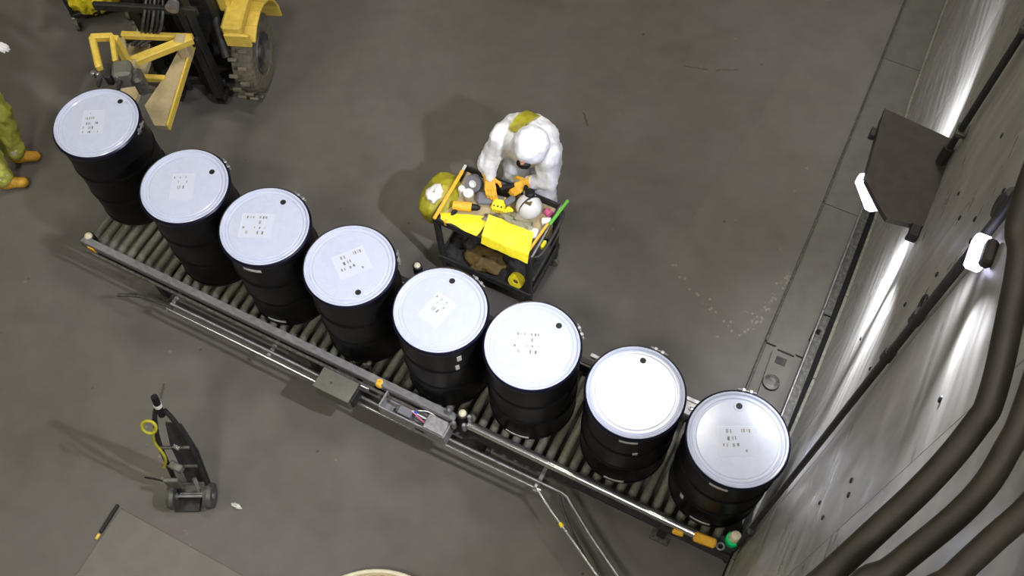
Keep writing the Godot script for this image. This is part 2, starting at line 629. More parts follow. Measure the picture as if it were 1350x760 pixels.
func camera_and_light() -> void:
	var cam := Camera3D.new()
	cam.name = "camera"
	cam.fov = 32.198
	cam.near = 0.05
	cam.far = 100.0
	add_child(cam)
	cam.transform = Transform3D(Basis(Vector3(0.891, -0.022, -0.453), Vector3(-0.393, 0.460, -0.796), Vector3(0.226, 0.888, 0.401)).orthonormalized(), Vector3(1.721, 6.707, 2.160))
	cam.current = true
	var we := WorldEnvironment.new()
	var env := Environment.new()
	env.background_mode = Environment.BG_COLOR
	env.background_color = Color(0.02, 0.02, 0.02)
	env.tonemap_mode = Environment.TONE_MAPPER_LINEAR
	env.tonemap_exposure = 1.0
	env.sdfgi_enabled = true
	env.ssao_enabled = true
	env.ssil_enabled = true
	we.environment = env
	we.name = "environment"
	add_child(we)
	# high bays under the roof (fittings are built in room())
	for b in BAYS:
		var l := AreaLight3D.new()
		l.name = "high_bay_light"
		l.area_size = Vector2(1.5, 1.5)
		l.light_energy = b[1]
		l.light_color = Color(1.0, 0.98, 0.94)
		l.shadow_enabled = true
		l.area_range = 40.0
		l.position = b[0] + Vector3(0, -0.06, 0)
		l.rotation_degrees = Vector3(-90, 0, 0)
		add_child(l, true)

const BAYS := [[Vector3(1.4, 12.5, 6.2), 36.0], [Vector3(0.39, 12.5, -4.5), 27.0], [Vector3(-6.2, 12.5, 6.2), 12.0], [Vector3(-6.2, 12.5, 0.8), 6.0]]

func room() -> void:
	var x0 := -6.2
	var z0 := -6.4
	var w := 8.8
	var h := 10.0
	var st := mb()
	for t in [[0, 0], [1, 0], [1, 1], [0, 0], [1, 1], [0, 1]]:
		st.set_normal(Vector3.UP)
		st.set_uv(Vector2(t[0], t[1]))
		st.add_vertex(Vector3(x0 + w * t[0], 0, z0 + h * t[1]))
	bx(st, Vector3(-1.8, -0.11, -1.4), Vector3(8.8, 0.2, 10.0), 0.0)
	shell("floor", st, floor_material(x0, z0, w, h))
	st = mb()
	bx(st, Vector3(-3.3, -0.205, 1.0), Vector3(13.8, 0.2, 22.4), 0.0)
	shell("floor_outer", st, worn(Color(0.37, 0.362, 0.342), Color(0.41, 0.40, 0.378), 0.72, 0.0, 0.5, 28))
	shell("wall_left", bx(mb(), Vector3(-10.3, 6.5, 1.0), Vector3(0.2, 13.4, 22.0), 0.0), M.outer)
	shell("wall_back", bx(mb(), Vector3(-3.6, 6.5, -10.1), Vector3(13.6, 13.4, 0.2), 0.0), M.outer)
	shell("wall_front", bx(mb(), Vector3(-3.6, 6.5, 12.1), Vector3(13.6, 13.4, 0.2), 0.0), M.outer)
	shell("wall_right", bx(mb(), Vector3(2.86, 6.5, 1.0), Vector3(0.3, 13.4, 22.0), 0.0), M.outer)
	shell("ceiling", bx(mb(), Vector3(-3.6, 13.2, 1.0), Vector3(13.6, 0.2, 22.4), 0.0), M.outer)
	var n := 0
	for b in BAYS:
		var p: Vector3 = b[0]
		var o := thing("high_bay_lamp", ["square ceiling lamp over the near right of the hall", "square ceiling lamp over the far right of the hall", "square ceiling lamp over the near left of the hall", "square ceiling lamp over the middle left of the hall"][n], "lamp", p, 0.0, "ceiling lamps")
		put("housing", bx(mb(), Vector3(0, 0.09, 0), Vector3(1.6, 0.2, 1.6), 0.02).commit(), M.dark, o)
		put("diffuser", bx(mb(), Vector3(0, -0.025, 0), Vector3(1.5, 0.03, 1.5), 0.0).commit(), M.baylight, o)
		put("stem", cyl(mb(), Vector3(0, 0.18, 0), Vector3(0, 0.595, 0), 0.03).commit(), M.dark, o)
		n += 1

# ---- steel clad wall on the right
const WZ := [-9.0, -5.0, -3.6, -2.4, -1.7, -1.0, -0.3, 0.38, 1.05, 1.75, 3.2, 5.0]
const WX := [2.13, 2.13, 2.17, 2.255, 2.268, 2.272, 2.258, 2.22, 2.22, 2.22, 2.22, 2.22]

func wall_x(z: float) -> float:
	for i in WZ.size() - 1:
		if z <= WZ[i + 1]:
			return lerpf(WX[i], WX[i + 1], clampf((z - WZ[i]) / (WZ[i + 1] - WZ[i]), 0, 1))
	return 2.22

func cladding() -> void:
	var o := structure("wall_right_cladding")
	var m := clad_material()
	for i in WZ.size() - 1:
		var g := 0.0015
		var a := Vector3(WX[i], 0, WZ[i] + g)
		var b := Vector3(WX[i + 1], 0, WZ[i + 1] - g)
		for lv in [[0.35, 9.0]]:
			var st := mb()
			var n := (b - a).cross(Vector3.UP).normalized()
			if n.x > 0: n = -n
			var k := -n * 0.05
			var up0 := Vector3(0, lv[0] + g, 0)
			var up1 := Vector3(0, lv[1] - g, 0)
			var q := [a + up0, b + up0, b + up1, a + up1]
			for t in [0, 1, 2, 0, 2, 3]:
				pass
			var order := [0, 1, 2, 0, 2, 3]
			if (q[1] - q[0]).cross(q[2] - q[0]).dot(n) > 0:
				order = [0, 2, 1, 0, 3, 2]
			for t in order:
				st.set_normal(n)
				st.set_uv(Vector2(q[t].z * 0.33 + i * 0.27, q[t].y * 0.33))
				st.add_vertex(q[t])
			var c: Vector3 = (q[0] + q[2]) * 0.5 + k * 0.5
			for e in 4:
				var p0: Vector3 = q[e]
				var p1: Vector3 = q[(e + 1) % 4]
				outward(st, [p0, p1, p1 + k, p0 + k], c)
			outward(st, [q[0] + k, q[1] + k, q[2] + k, q[3] + k], c)
			put("panel", st.commit(), m, o)
		# folded bottom flange of each panel
		var fl := beam(mb(), a + Vector3(-0.012, 0.355, 0), b + Vector3(-0.012, 0.355, 0), 0.022, 0.012, 0.003)
		put("flange", fl.commit(), M.roller, o)
	# rivets in rows
	var rv := mb()
	var r := RandomNumberGenerator.new()
	r.seed = 77
	for p in [[3.3, -0.55], [3.55, -0.25], [3.1, -0.1], [3.6, 0.05], [2.9, 0.12], [3.35, 0.2], [2.7, 0.25], [3.9, 0.0], [3.75, -0.5], [4.0, 0.16], [4.35, 0.9], [4.6, 1.15], [3.5, 0.85], [3.55, 0.92], [3.0, 0.78], [4.9, 1.5], [5.0, 1.62], [3.2, 0.9], [2.4, 0.2], [4.2, 0.1], [2.0, -0.5], [2.2, -0.9]]:
		var x := wall_x(p[1])
		lathe(rv, [Vector2(0.011, 0), Vector2(0.009, 0.005), Vector2(0, 0.007)], 10, Transform3D(Basis(Vector3(0, 0, 1), Vector3(-1, 0, 0), Vector3(0, -1, 0)), Vector3(x, p[0], p[1])))
	var rm := put("rivet", rv.commit(), M.black, o)
	rm.set_meta("kind", "stuff")
	# dark recess below the cladding, floor strip, angle rail
	var t := structure("trim_1")
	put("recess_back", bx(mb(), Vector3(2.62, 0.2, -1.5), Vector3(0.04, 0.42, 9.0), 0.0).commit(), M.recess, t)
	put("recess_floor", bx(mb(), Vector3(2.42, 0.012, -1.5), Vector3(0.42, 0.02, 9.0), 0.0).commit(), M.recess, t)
	var s := structure("trim_2")
	var e := [[-6.2, -4.2, 1.80, 1.845], [-4.2, -2.6, 1.845, 1.872], [-2.6, -1.28, 1.872, 1.885], [-1.27, -0.45, 1.885, 1.90]]
	for q in e:
		var pl := PackedVector2Array([Vector2(q[2], q[0]), Vector2(2.19, q[0]), Vector2(2.19, q[1] - 0.006), Vector2(q[3], q[1] - 0.006)])
		put("strip_plate", slab(mb(), pl, 0.0, 0.035).commit(), M.strip, s)
		put("edge_angle", beam(mb(), Vector3(q[2] - 0.008, 0.03, q[0]), Vector3(q[3] - 0.008, 0.03, q[1] - 0.006), 0.016, 0.06, 0.004).commit(), M.dull, s)
	var u := structure("trim_3")
	var za := [-4.3, -2.9, -1.6, -0.40]
	for i in [1, 2]:
		var xa: float = [2.06, 2.13, 2.155, 2.165][i]
		var xb: float = [2.06, 2.13, 2.155, 2.165][i + 1]
		put("angle_rail", beam(mb(), Vector3(xa, 0.20, za[i]), Vector3(xb, 0.20, za[i + 1] - 0.01), 0.012, 0.07, 0.003).commit(), M.steel, u)
		put("angle_leg", beam(mb(), Vector3(xa + 0.035, 0.165, za[i]), Vector3(xb + 0.035, 0.165, za[i + 1] - 0.01), 0.07, 0.010, 0.003).commit(), M.dull, u)
		put("rail_foot", bx(mb(), Vector3(xa + 0.02, 0.10, za[i] + 0.15), Vector3(0.05, 0.14, 0.05), 0.004).commit(), M.dark, u)

func wall_fittings() -> void:
	# first flood lamp under its dark hood
	var f := thing("wall_floodlight", "lit wall floodlight under a dark plate hood, halfway along the steel wall", "lamp", Vector3(2.27, 2.6, -1.1))
	var hood := PackedVector2Array([Vector2(-0.37, -0.315), Vector2(0.0, -0.275), Vector2(0.0, 0.275), Vector2(-0.166, 0.304), Vector2(-0.225, 0.248), Vector2(-0.325, 0.134)])
	put("hood", slab(mb(), hood, 0.0, 0.035).commit(), M.hood, f)
	var skirt := mb()
	beam(skirt, Vector3(-0.36, -0.03, -0.30), Vector3(-0.02, -0.03, -0.262), 0.012, 0.06, 0.003)
	beam(skirt, Vector3(-0.362, -0.03, -0.30), Vector3(-0.325, -0.03, 0.10), 0.012, 0.06, 0.003)
	put("skirt", skirt.commit(), M.hood, f)
	put("bracket", bx(mb(), Vector3(-0.05, -0.10, -0.05), Vector3(0.10, 0.16, 0.16), 0.01).commit(), M.dark, f)
	put("lens", bx(mb(), Vector3(-0.232, -0.065, 0.09), Vector3(0.20, 0.08, 0.20), 0.02, Basis(Vector3.UP, 0.62)).commit(), M.lamplight, f)
	put("latch", bx(mb(), Vector3(-0.375, 0.01, -0.16), Vector3(0.03, 0.05, 0.05), 0.005).commit(), M.dark, f)
	put("hinge", bx(mb(), Vector3(-0.03, 0.01, 0.31), Vector3(0.05, 0.06, 0.07), 0.005).commit(), M.black, f)
	var l := OmniLight3D.new()
	l.name = "wall_floodlight_glow"
	l.position = Vector3(2.05, 2.47, -1.02)
	l.light_energy = 0.25
	l.light_color = Color(0.93, 0.94, 1.0)
	l.light_size = 0.08
	l.omni_range = 30.0
	l.omni_attenuation = 2.0
	l.shadow_enabled = true
	add_child(l)
	# its beams wash along the wall both ways
	wash("wall_floodlight_beam", Vector3(2.05, 2.46, -0.78), Vector3(0.10, -0.12, 1.0), 4.0, 42.0)
	wash("wall_floodlight_beam", Vector3(2.03, 2.44, -1.44), Vector3(0.10, -0.50, -1.0), 4.5, 50.0)
	wash("wall_floodlight_beam", Vector3(2.10, 2.47, -0.80), Vector3(0.36, -1.0, 0.0), 6.5, 43.0)
	# second flood lamp high behind the conduit
	var g := thing("wall_floodlight", "small lit wall floodlight high up beside the long vertical conduit", "lamp", Vector3(2.2, 4.38, 0.45))
	put("housing", bx(mb(), Vector3(0.005, 0.03, 0.03), Vector3(0.03, 0.04, 0.08), 0.008).commit(), M.hood, g)
	put("lens", bx(mb(), Vector3(-0.012, -0.01, 0.01), Vector3(0.045, 0.05, 0.10), 0.008).commit(), M.lamplight, g)
	var s := SpotLight3D.new()
	s.name = "wall_floodlight_beam"
	s.light_energy = 16.0
	s.light_color = Color(0.96, 0.96, 1.0)
	s.light_size = 0.05
	s.spot_range = 30.0
	s.spot_attenuation = 2.0
	s.spot_angle = 38.0
	s.spot_angle_attenuation = 0.8
	s.shadow_enabled = true
	add_child(s, true)
	s.transform = Transform3D(Basis.looking_at(Vector3(-4.2, -3.8, -0.1), Vector3.UP), Vector3(2.09, 4.33, 0.32))
	wash("wall_floodlight_beam", Vector3(2.13, 4.37, 0.55), Vector3(0.0, 0.12, 1.0), 1.0, 45.0)
	wash("wall_floodlight_beam", Vector3(2.13, 4.34, 0.42), Vector3(0.02, -1.0, 0.55), 0.35, 45.0)
	# conduits on the wall
	var c := thing("conduit", "grey vertical conduit running up the steel wall from the hooded floodlight", "conduit", Vector3(2.24, 2.64, -1.22))
	put("pipe", tube(mb(), [Vector3(0, 0, 0), Vector3(0, 1.3, 0.02), Vector3(0, 6.0, 0.05)], 0.016, 10).commit(), M.dark, c)
	for y in [0.25, 0.95, 1.9]:
		put("clamp", bx(mb(), Vector3(0.005, y, 0), Vector3(0.05, 0.03, 0.07), 0.004).commit(), M.dull, c)
	put("coupling", cyl(mb(), Vector3(0, 0.0, 0), Vector3(0, 0.12, 0), 0.026).commit(), M.dark, c)
	var d := thing("conduit", "long dark vertical conduit with couplings, from floor to top of the steel wall", "conduit", Vector3(2.195, 0.0, 0.335))
	put("pipe", tube(mb(), [Vector3(0, 0.0, -0.02), Vector3(0, 2.4, 0.02), Vector3(0.0, 3.7, 0.03), Vector3(0.0, 4.6, 0.05), Vector3(0.0, 8.5, 0.12)], 0.0145, 12).commit(), M.dark, d)
	for y in [0.9, 3.45, 3.75, 4.45]:
		put("coupling", cyl(mb(), Vector3(0, y, 0.02), Vector3(0, y + 0.07, 0.022), 0.021).commit(), M.dark, d)
	for y in [3.78, 4.38]:
		put("clamp_ring", ring_torus(mb(), Vector3(0.0, y, -0.035), 0.03, 0.007, Vector3(1, 0, 0), 18, 6).commit(), M.dark, d)
	var j := thing("junction_box", "dark junction box on the steel wall at the far end of the hall", "junction box", Vector3(2.13, 2.95, -2.95))
	put("box", bx(mb(), Vector3(-0.10, 0.0, 0), Vector3(0.20, 0.28, 0.42), 0.01).commit(), M.hood, j)
	put("cover", bx(mb(), Vector3(-0.21, 0.0, 0), Vector3(0.02, 0.24, 0.38), 0.006).commit(), M.dark, j)
	# cast stop on the floor strip
	var a := thing("floor_stop", "grey cast floor stop with slot and round boss behind the last drum", "floor stop", Vector3(2.03, 0.035, -1.03))
	var pl := PackedVector2Array()
	for q in 9:
		var t := PI + PI * q / 8
		pl.append(Vector2(cos(t) * 0.085, -0.19 + sin(t) * 0.07))
	pl.append(Vector2(0.095, 0.24)); pl.append(Vector2(-0.06, 0.24))
	put("casting", slab(mb(), pl, 0.0, 0.05).commit(), M.strip, a)
	put("slot_bar", bx(mb(), Vector3(0.005, 0.053, -0.205), Vector3(0.125, 0.008, 0.013), 0.002).commit(), M.black, a)
	put("pocket", bx(mb(), Vector3(-0.005, 0.051, -0.13), Vector3(0.075, 0.006, 0.06), 0.002).commit(), M.dark, a)
	put("boss", lathe(mb(), [Vector2(0.062, 0.05), Vector2(0.058, 0.075), Vector2(0.03, 0.082), Vector2(0, 0.082)], 24, Transform3D(Basis.IDENTITY, Vector3(-0.01, 0, 0.06))).commit(), M.dull, a)

func wash(n: String, at: Vector3, dir: Vector3, e: float, angle: float) -> void:
	var s := SpotLight3D.new()
	s.name = n
	s.light_energy = e
	s.light_color = Color(0.95, 0.96, 1.0)
	s.light_size = 0.03
	s.spot_range = 30.0
	s.spot_attenuation = 2.0
	s.spot_angle = angle
	s.spot_angle_attenuation = 1.0
	s.shadow_enabled = true
	add_child(s, true)
	s.transform = Transform3D(Basis.looking_at(dir.normalized(), Vector3(1, 0.1, 0)), at)

func conveyor() -> void:
	var o := thing("roller_conveyor", "long dark roller conveyor carrying the row of white-lidded drums", "conveyor", Vector3(0, 0, 0))
	var rm := mb()
	tube(rm, [Vector3(0, 0, -0.335), Vector3(0, 0, 0.335)], 0.029, 16)
	var rmesh := rm.commit()
	var x := -2.86
	while x < 2.12:
		put("roller", rmesh, M.roller, o, Transform3D(Basis.IDENTITY, Vector3(x, 0.370, 0)))
		x += 0.0835
	for s in [1.0, -1.0]:
		var side := mb()
		bx(side, Vector3(-0.35, 0.375, 0.352 * s), Vector3(5.08, 0.16, 0.012), 0.002)
		bx(side, Vector3(-0.35, 0.300, 0.372 * s), Vector3(5.08, 0.012, 0.05), 0.002)
		put("side_channel", side.commit(), M.dark, o)
	# front guard: flat rail on the left, polished bar on the right
	var fr := mb()
	bx(fr, Vector3(-1.29, 0.515, 0.378), Vector3(3.08, 0.016, 0.052), 0.003)
	bx(fr, Vector3(-1.29, 0.485, 0.402), Vector3(3.08, 0.060, 0.008), 0.002)
	put("guard_rail", fr.commit(), M.rail, o)
	put("guard_lip", bx(mb(), Vector3(-1.29, 0.46, 0.432), Vector3(3.0, 0.014, 0.022), 0.003).commit(), M.dull, o)
	put("guard_bar", tube(mb(), [Vector3(0.34, 0.51, 0.385), Vector3(1.95, 0.51, 0.385)], 0.026, 20).commit(), M.bright, o)
	put("guard_back_bar", bx(mb(), Vector3(1.14, 0.475, 0.355), Vector3(1.6, 0.05, 0.02), 0.004).commit(), M.dark, o)
	for px in [0.42, 1.2, 1.88]:
		put("bar_post", bx(mb(), Vector3(px, 0.455, 0.378), Vector3(0.03, 0.07, 0.022), 0.003).commit(), M.dark, o)
	var br := mb()
	bx(br, Vector3(-0.35, 0.505, -0.372), Vector3(5.08, 0.05, 0.014), 0.003)
	bx(br, Vector3(-0.35, 0.53, -0.36), Vector3(5.08, 0.010, 0.036), 0.003)
	put("back_rail", br.commit(), M.dark, o)
	for px in [-2.3, -0.95, 0.4, 1.75]:
		for s in [1.0, -1.0]:
			put("rail_post", bx(mb(), Vector3(px, 0.47, 0.362 * s), Vector3(0.04, 0.10, 0.012), 0.003).commit(), M.dark, o)
			put("leg", bx(mb(), Vector3(px, 0.16, 0.345 * s), Vector3(0.06, 0.30, 0.05), 0.004).commit(), M.dark, o)
			put("foot", bx(mb(), Vector3(px, 0.008, 0.345 * s), Vector3(0.13, 0.016, 0.11), 0.003).commit(), M.dull, o)
		put("crossbar", bx(mb(), Vector3(px, 0.12, 0), Vector3(0.04, 0.05, 0.66), 0.004).commit(), M.dark, o)
	# pale guide blocks between the last drums
	for px in [0.955, 1.60]:
		var gb := put("guide_block", bx(mb(), Vector3(px, 0.56, -0.33), Vector3(0.11, 0.07, 0.10), 0.008).commit(), M.boxlight, o)
		put("bolt", lathe(mb(), [Vector2(0.014, 0.595), Vector2(0.012, 0.61), Vector2(0, 0.612)], 10, Transform3D(Basis.IDENTITY, Vector3(px, 0, -0.33))).commit(), M.bright, gb)
		put("guide_arm", bx(mb(), Vector3(px - 0.02, 0.55, -0.405), Vector3(0.16, 0.03, 0.03), 0.004).commit(), M.steel, o)
	# sensors with pale caps
	for q in [[Vector3(-2.80, 0.515, 0.345), 0.030], [Vector3(-0.50, 0.62, -0.455), 0.024], [Vector3(0.285, 0.56, 0.345), 0.027]]:
		var p: Vector3 = q[0]
		var rr: float = q[1]
		var b := put("sensor", lathe(mb(), [Vector2(0, -0.09), Vector2(rr * 1.35, -0.09), Vector2(rr * 1.35, 0.0), Vector2(rr, 0.005)], 20, Transform3D(Basis.IDENTITY, p)).commit(), M.black, o)
		put("cap", lathe(mb(), [Vector2(rr * 1.02, 0.0), Vector2(rr * 0.9, rr * 0.5), Vector2(rr * 0.5, rr * 0.8), Vector2(0, rr * 0.88)], 20, Transform3D(Basis.IDENTITY, p)).commit(), M.cream, b)
	put("sensor_post", cyl(mb(), Vector3(-0.50, 0.5, -0.45), Vector3(-0.50, 0.54, -0.45), 0.015).commit(), M.dark, o)
	put("sensor_arm", bx(mb(), Vector3(-0.50, 0.515, -0.41), Vector3(0.03, 0.02, 0.10), 0.003).commit(), M.dark, o)
	put("sensor_arm", bx(mb(), Vector3(-2.80, 0.45, 0.375), Vector3(0.11, 0.05, 0.06), 0.005).commit(), M.dull, o)
	put("end_plate", bx(mb(), Vector3(-2.75, 0.45, 0.40), Vector3(0.06, 0.08, 0.03), 0.005).commit(), M.orange, o)
	# small cluster beside the light box
	var cl := mb()
	for q in [Vector3(0.20, 0.56, 0.37), Vector3(0.33, 0.53, 0.41), Vector3(0.26, 0.53, 0.425), Vector3(0.34, 0.555, 0.35)]:
		lathe(cl, [Vector2(0.018, -0.05), Vector2(0.018, 0.02), Vector2(0.010, 0.03), Vector2(0, 0.03)], 12, Transform3D(Basis.IDENTITY, q))
	put("fitting", cl.commit(), M.steel, o).set_meta("kind", "stuff")
	# closed grey box
	var g := put("control_box", bx(mb(), Vector3(-0.585, 0.42, 0.53), Vector3(0.27, 0.15, 0.14), 0.008).commit(), M.boxgrey, o)
	put("box_lid", bx(mb(), Vector3(-0.585, 0.50, 0.527), Vector3(0.28, 0.012, 0.155), 0.004).commit(), M.boxgrey, g)
	put("screw", lathe(mb(), [Vector2(0.009, 0.506), Vector2(0.008, 0.511), Vector2(0, 0.512)], 8, Transform3D(Basis.IDENTITY, Vector3(-0.62, 0, 0.53))).commit(), M.dull, g)
	put("box_end", bx(mb(), Vector3(-0.441, 0.425, 0.53), Vector3(0.018, 0.11, 0.10), 0.004).commit(), M.dark, g)
	put("box_bracket", bx(mb(), Vector3(-0.585, 0.42, 0.42), Vector3(0.16, 0.05, 0.10), 0.004).commit(), M.dark, g)
	# valves between the boxes
	put("valve", cyl(mb(), Vector3(-0.45, 0.44, 0.40), Vector3(-0.36, 0.44, 0.40), 0.030).commit(), M.dark, o)
	put("valve_stem", cyl(mb(), Vector3(-0.43, 0.44, 0.34), Vector3(-0.43, 0.60, 0.32), 0.012).commit(), M.dark, o)
	put("valve_cap", lathe(mb(), [Vector2(0.016, 0.0), Vector2(0.016, 0.015), Vector2(0, 0.02)], 14, Transform3D(Basis.IDENTITY, Vector3(-0.43, 0.59, 0.32))).commit(), M.dull, o)
	put("nipple", cyl(mb(), Vector3(-0.43, 0.50, 0.455), Vector3(-0.37, 0.50, 0.455), 0.014).commit(), M.bright, o)
	put("knob", blob(mb(), Vector3(-0.325, 0.50, 0.385), Vector3(0.038, 0.03, 0.034), 0.1, 4).commit(), M.orange, o)
	# open light box with wires
	var w := mb()
	bx(w, Vector3(-0.01, 0.415, 0.525), Vector3(0.50, 0.15, 0.012), 0.003)
	bx(w, Vector3(-0.01, 0.43, 0.376), Vector3(0.50, 0.18, 0.012), 0.003)
	bx(w, Vector3(-0.255, 0.42, 0.45), Vector3(0.012, 0.15, 0.15), 0.003)
	bx(w, Vector3(0.235, 0.42, 0.45), Vector3(0.012, 0.16, 0.15), 0.003)
	bx(w, Vector3(-0.01, 0.346, 0.45), Vector3(0.50, 0.012, 0.15), 0.003)
	var lb := put("wiring_box", w.commit(), M.boxlight, o)
	put("inner_rail", bx(mb(), Vector3(-0.01, 0.50, 0.395), Vector3(0.48, 0.012, 0.024), 0.003).commit(), M.boxlight, lb)
	put("half_cover", bx(mb(), Vector3(0.15, 0.485, 0.475), Vector3(0.15, 0.010, 0.11), 0.003).commit(), M.boxlight, lb)
	put("relay", bx(mb(), Vector3(-0.09, 0.40, 0.46), Vector3(0.10, 0.11, 0.08), 0.006).commit(), M.grey, lb)
	put("terminal", bx(mb(), Vector3(-0.02, 0.45, 0.44), Vector3(0.028, 0.03, 0.028), 0.006).commit(), M.bluetip, lb)
	put("slot", bx(mb(), Vector3(0.05, 0.405, 0.533), Vector3(0.07, 0.02, 0.004), 0.001).commit(), M.black, lb)
	for q in 4:
		var zz := 0.41 + 0.022 * q
		put("wire", tube(mb(), smooth_path([Vector3(-0.05, 0.455, 0.45), Vector3(0.05, 0.47 - 0.01 * q, zz), Vector3(0.14, 0.455, zz + 0.01), Vector3(0.21, 0.43, zz)], 5), 0.005, 6).commit(), [M.white, M.black, M.white, M.pink][q], lb)
	# cross brackets carrying the pipes
	for px in [-2.05, -1.2, -0.05, 0.90]:
		put("pipe_bracket", bx(mb(), Vector3(px, 0.30, 0.44), Vector3(0.03, 0.02, 0.19), 0.003).commit(), M.steel, o)
	put("pipe_hanger", bx(mb(), Vector3(0.90, 0.32, 0.51), Vector3(0.025, 0.08, 0.03), 0.004).commit(), M.bright, o)
	# right end: orange stop and a green ringed button
	put("stop_block", beam(mb(), Vector3(1.93, 0.535, 0.405), Vector3(2.07, 0.53, 0.39), 0.06, 0.05, 0.012).commit(), M.orange, o)
	put("stop_tip", beam(mb(), Vector3(1.80, 0.50, 0.425), Vector3(1.87, 0.51, 0.42), 0.03, 0.03, 0.008).commit(), M.orange, o)
	put("stop_shackle", ring_torus(mb(), Vector3(2.10, 0.515, 0.385), 0.022, 0.007, Vector3.UP, 18, 6).commit(), M.steel, o)
	var bt := put("signal_button", lathe(mb(), [Vector2(0.0, 0.45), Vector2(0.045, 0.45), Vector2(0.047, 0.51), Vector2(0.042, 0.52), Vector2(0.030, 0.52)], 26, Transform3D(Basis.IDENTITY, Vector3(2.155, 0, 0.305))).commit(), M.green, o)
	put("button_cap", lathe(mb(), [Vector2(0.036, 0.515), Vector2(0.036, 0.565), Vector2(0.028, 0.585), Vector2(0, 0.592)], 22, Transform3D(Basis.IDENTITY, Vector3(2.158, 0, 0.300))).commit(), M.cream, bt)
	put("button_bracket", bx(mb(), Vector3(2.13, 0.435, 0.335), Vector3(0.10, 0.03, 0.09), 0.004).commit(), M.dark, o)

# ---- the eight drums
func drum_meshes() -> void:
	var p := []
	for q in [[0, 0], [0.284, 0], [0.290, 0.004], [0.290, 0.02], [0.284, 0.028], [0.284, 0.27], [0.289, 0.278], [0.293, 0.29], [0.289, 0.302], [0.284, 0.31], [0.284, 0.54], [0.289, 0.548], [0.293, 0.56], [0.289, 0.572], [0.284, 0.58], [0.284, 0.80], [0.287, 0.815], [0.287, 0.845]]:
		p.append(Vector2(q[0], q[1]))
	cache.body = lathe(mb(), p, 56).commit()
	p = []
	for q in [[0.286, 0.838], [0.296, 0.842], [0.300, 0.855], [0.298, 0.870], [0.290, 0.8785], [0.2855, 0.8765]]:
		p.append(Vector2(q[0], q[1]))
	cache.ring = lathe(mb(), p, 56).commit()
	p = []
	for q in [[0.287, 0.868], [0.286, 0.8775], [0.281, 0.881], [0.274, 0.880], [0.266, 0.868], [0.258, 0.8665], [0.253, 0.872], [0.248, 0.872], [0.243, 0.866], [0.236, 0.8655], [0.231, 0.8705], [0.15, 0.8715], [0.0, 0.872]]:
		p.append(Vector2(q[0], q[1]))
	cache.lid = lathe(mb(), p, 64).commit()
	cache.bung = lathe(mb(), [Vector2(0.019, 0.868), Vector2(0.019, 0.8745), Vector2(0.013, 0.8755), Vector2(0, 0.8745)], 18).commit()
	cache.bungring = lathe(mb(), [Vector2(0.034, 0.868), Vector2(0.032, 0.8735), Vector2(0.019, 0.8735)], 22).commit()
	var lg := mb()
	bx(lg, Vector3(0.305, 0.858, -0.022), Vector3(0.022, 0.026, 0.022), 0.003)
	bx(lg, Vector3(0.305, 0.858, 0.022), Vector3(0.022, 0.026, 0.022), 0.003)
	cyl(lg, Vector3(0.307, 0.858, -0.055), Vector3(0.307, 0.858, 0.055), 0.006, 8)
	cache.lug = lg.commit()
	cache.label = []
	for sz in [Vector2(0.15, 0.20), Vector2(0.21, 0.18)]:
		var st := mb()
		var h: Vector2 = sz * 0.5
		for t in [[0, 0], [1, 0], [1, 1], [0, 0], [1, 1], [0, 1]]:
			st.set_normal(Vector3.UP)
			st.set_uv(Vector2(t[0], t[1]))
			st.add_vertex(Vector3(-h.x + sz.x * t[0], 0.8732, -h.y + sz.y * t[1]))
		bx(st, Vector3(0, 0.8722, 0), Vector3(sz.x, 0.0008, sz.y), 0.0)
		cache.label.append(st.commit())

func arc_patch(r: float, a0: float, a1: float, y0: float, y1: float) -> Mesh:
	var st := mb()
	var n := 8
	for i in n:
		var t0 := a0 + (a1 - a0) * i / n
		var t1 := a0 + (a1 - a0) * (i + 1) / n
		var c0 := Vector3(cos(t0), 0, sin(t0))
		var c1 := Vector3(cos(t1), 0, sin(t1))
		var o := [c0 * r + Vector3.UP * y0, c1 * r + Vector3.UP * y0, c1 * r + Vector3.UP * y1, c0 * r + Vector3.UP * y1]
		tri(st, o[0], o[1], o[2], c0, c1, c1)
		tri(st, o[0], o[2], o[3], c0, c1, c0)
		var k := 0.988
		fan(st, [o[3], o[2], o[2] * Vector3(k, 1, k), o[3] * Vector3(k, 1, k)], Vector3.UP)
		fan(st, [o[0], o[1], o[1] * Vector3(k, 1, k), o[0] * Vector3(k, 1, k)], Vector3.DOWN)
	return st.commit()

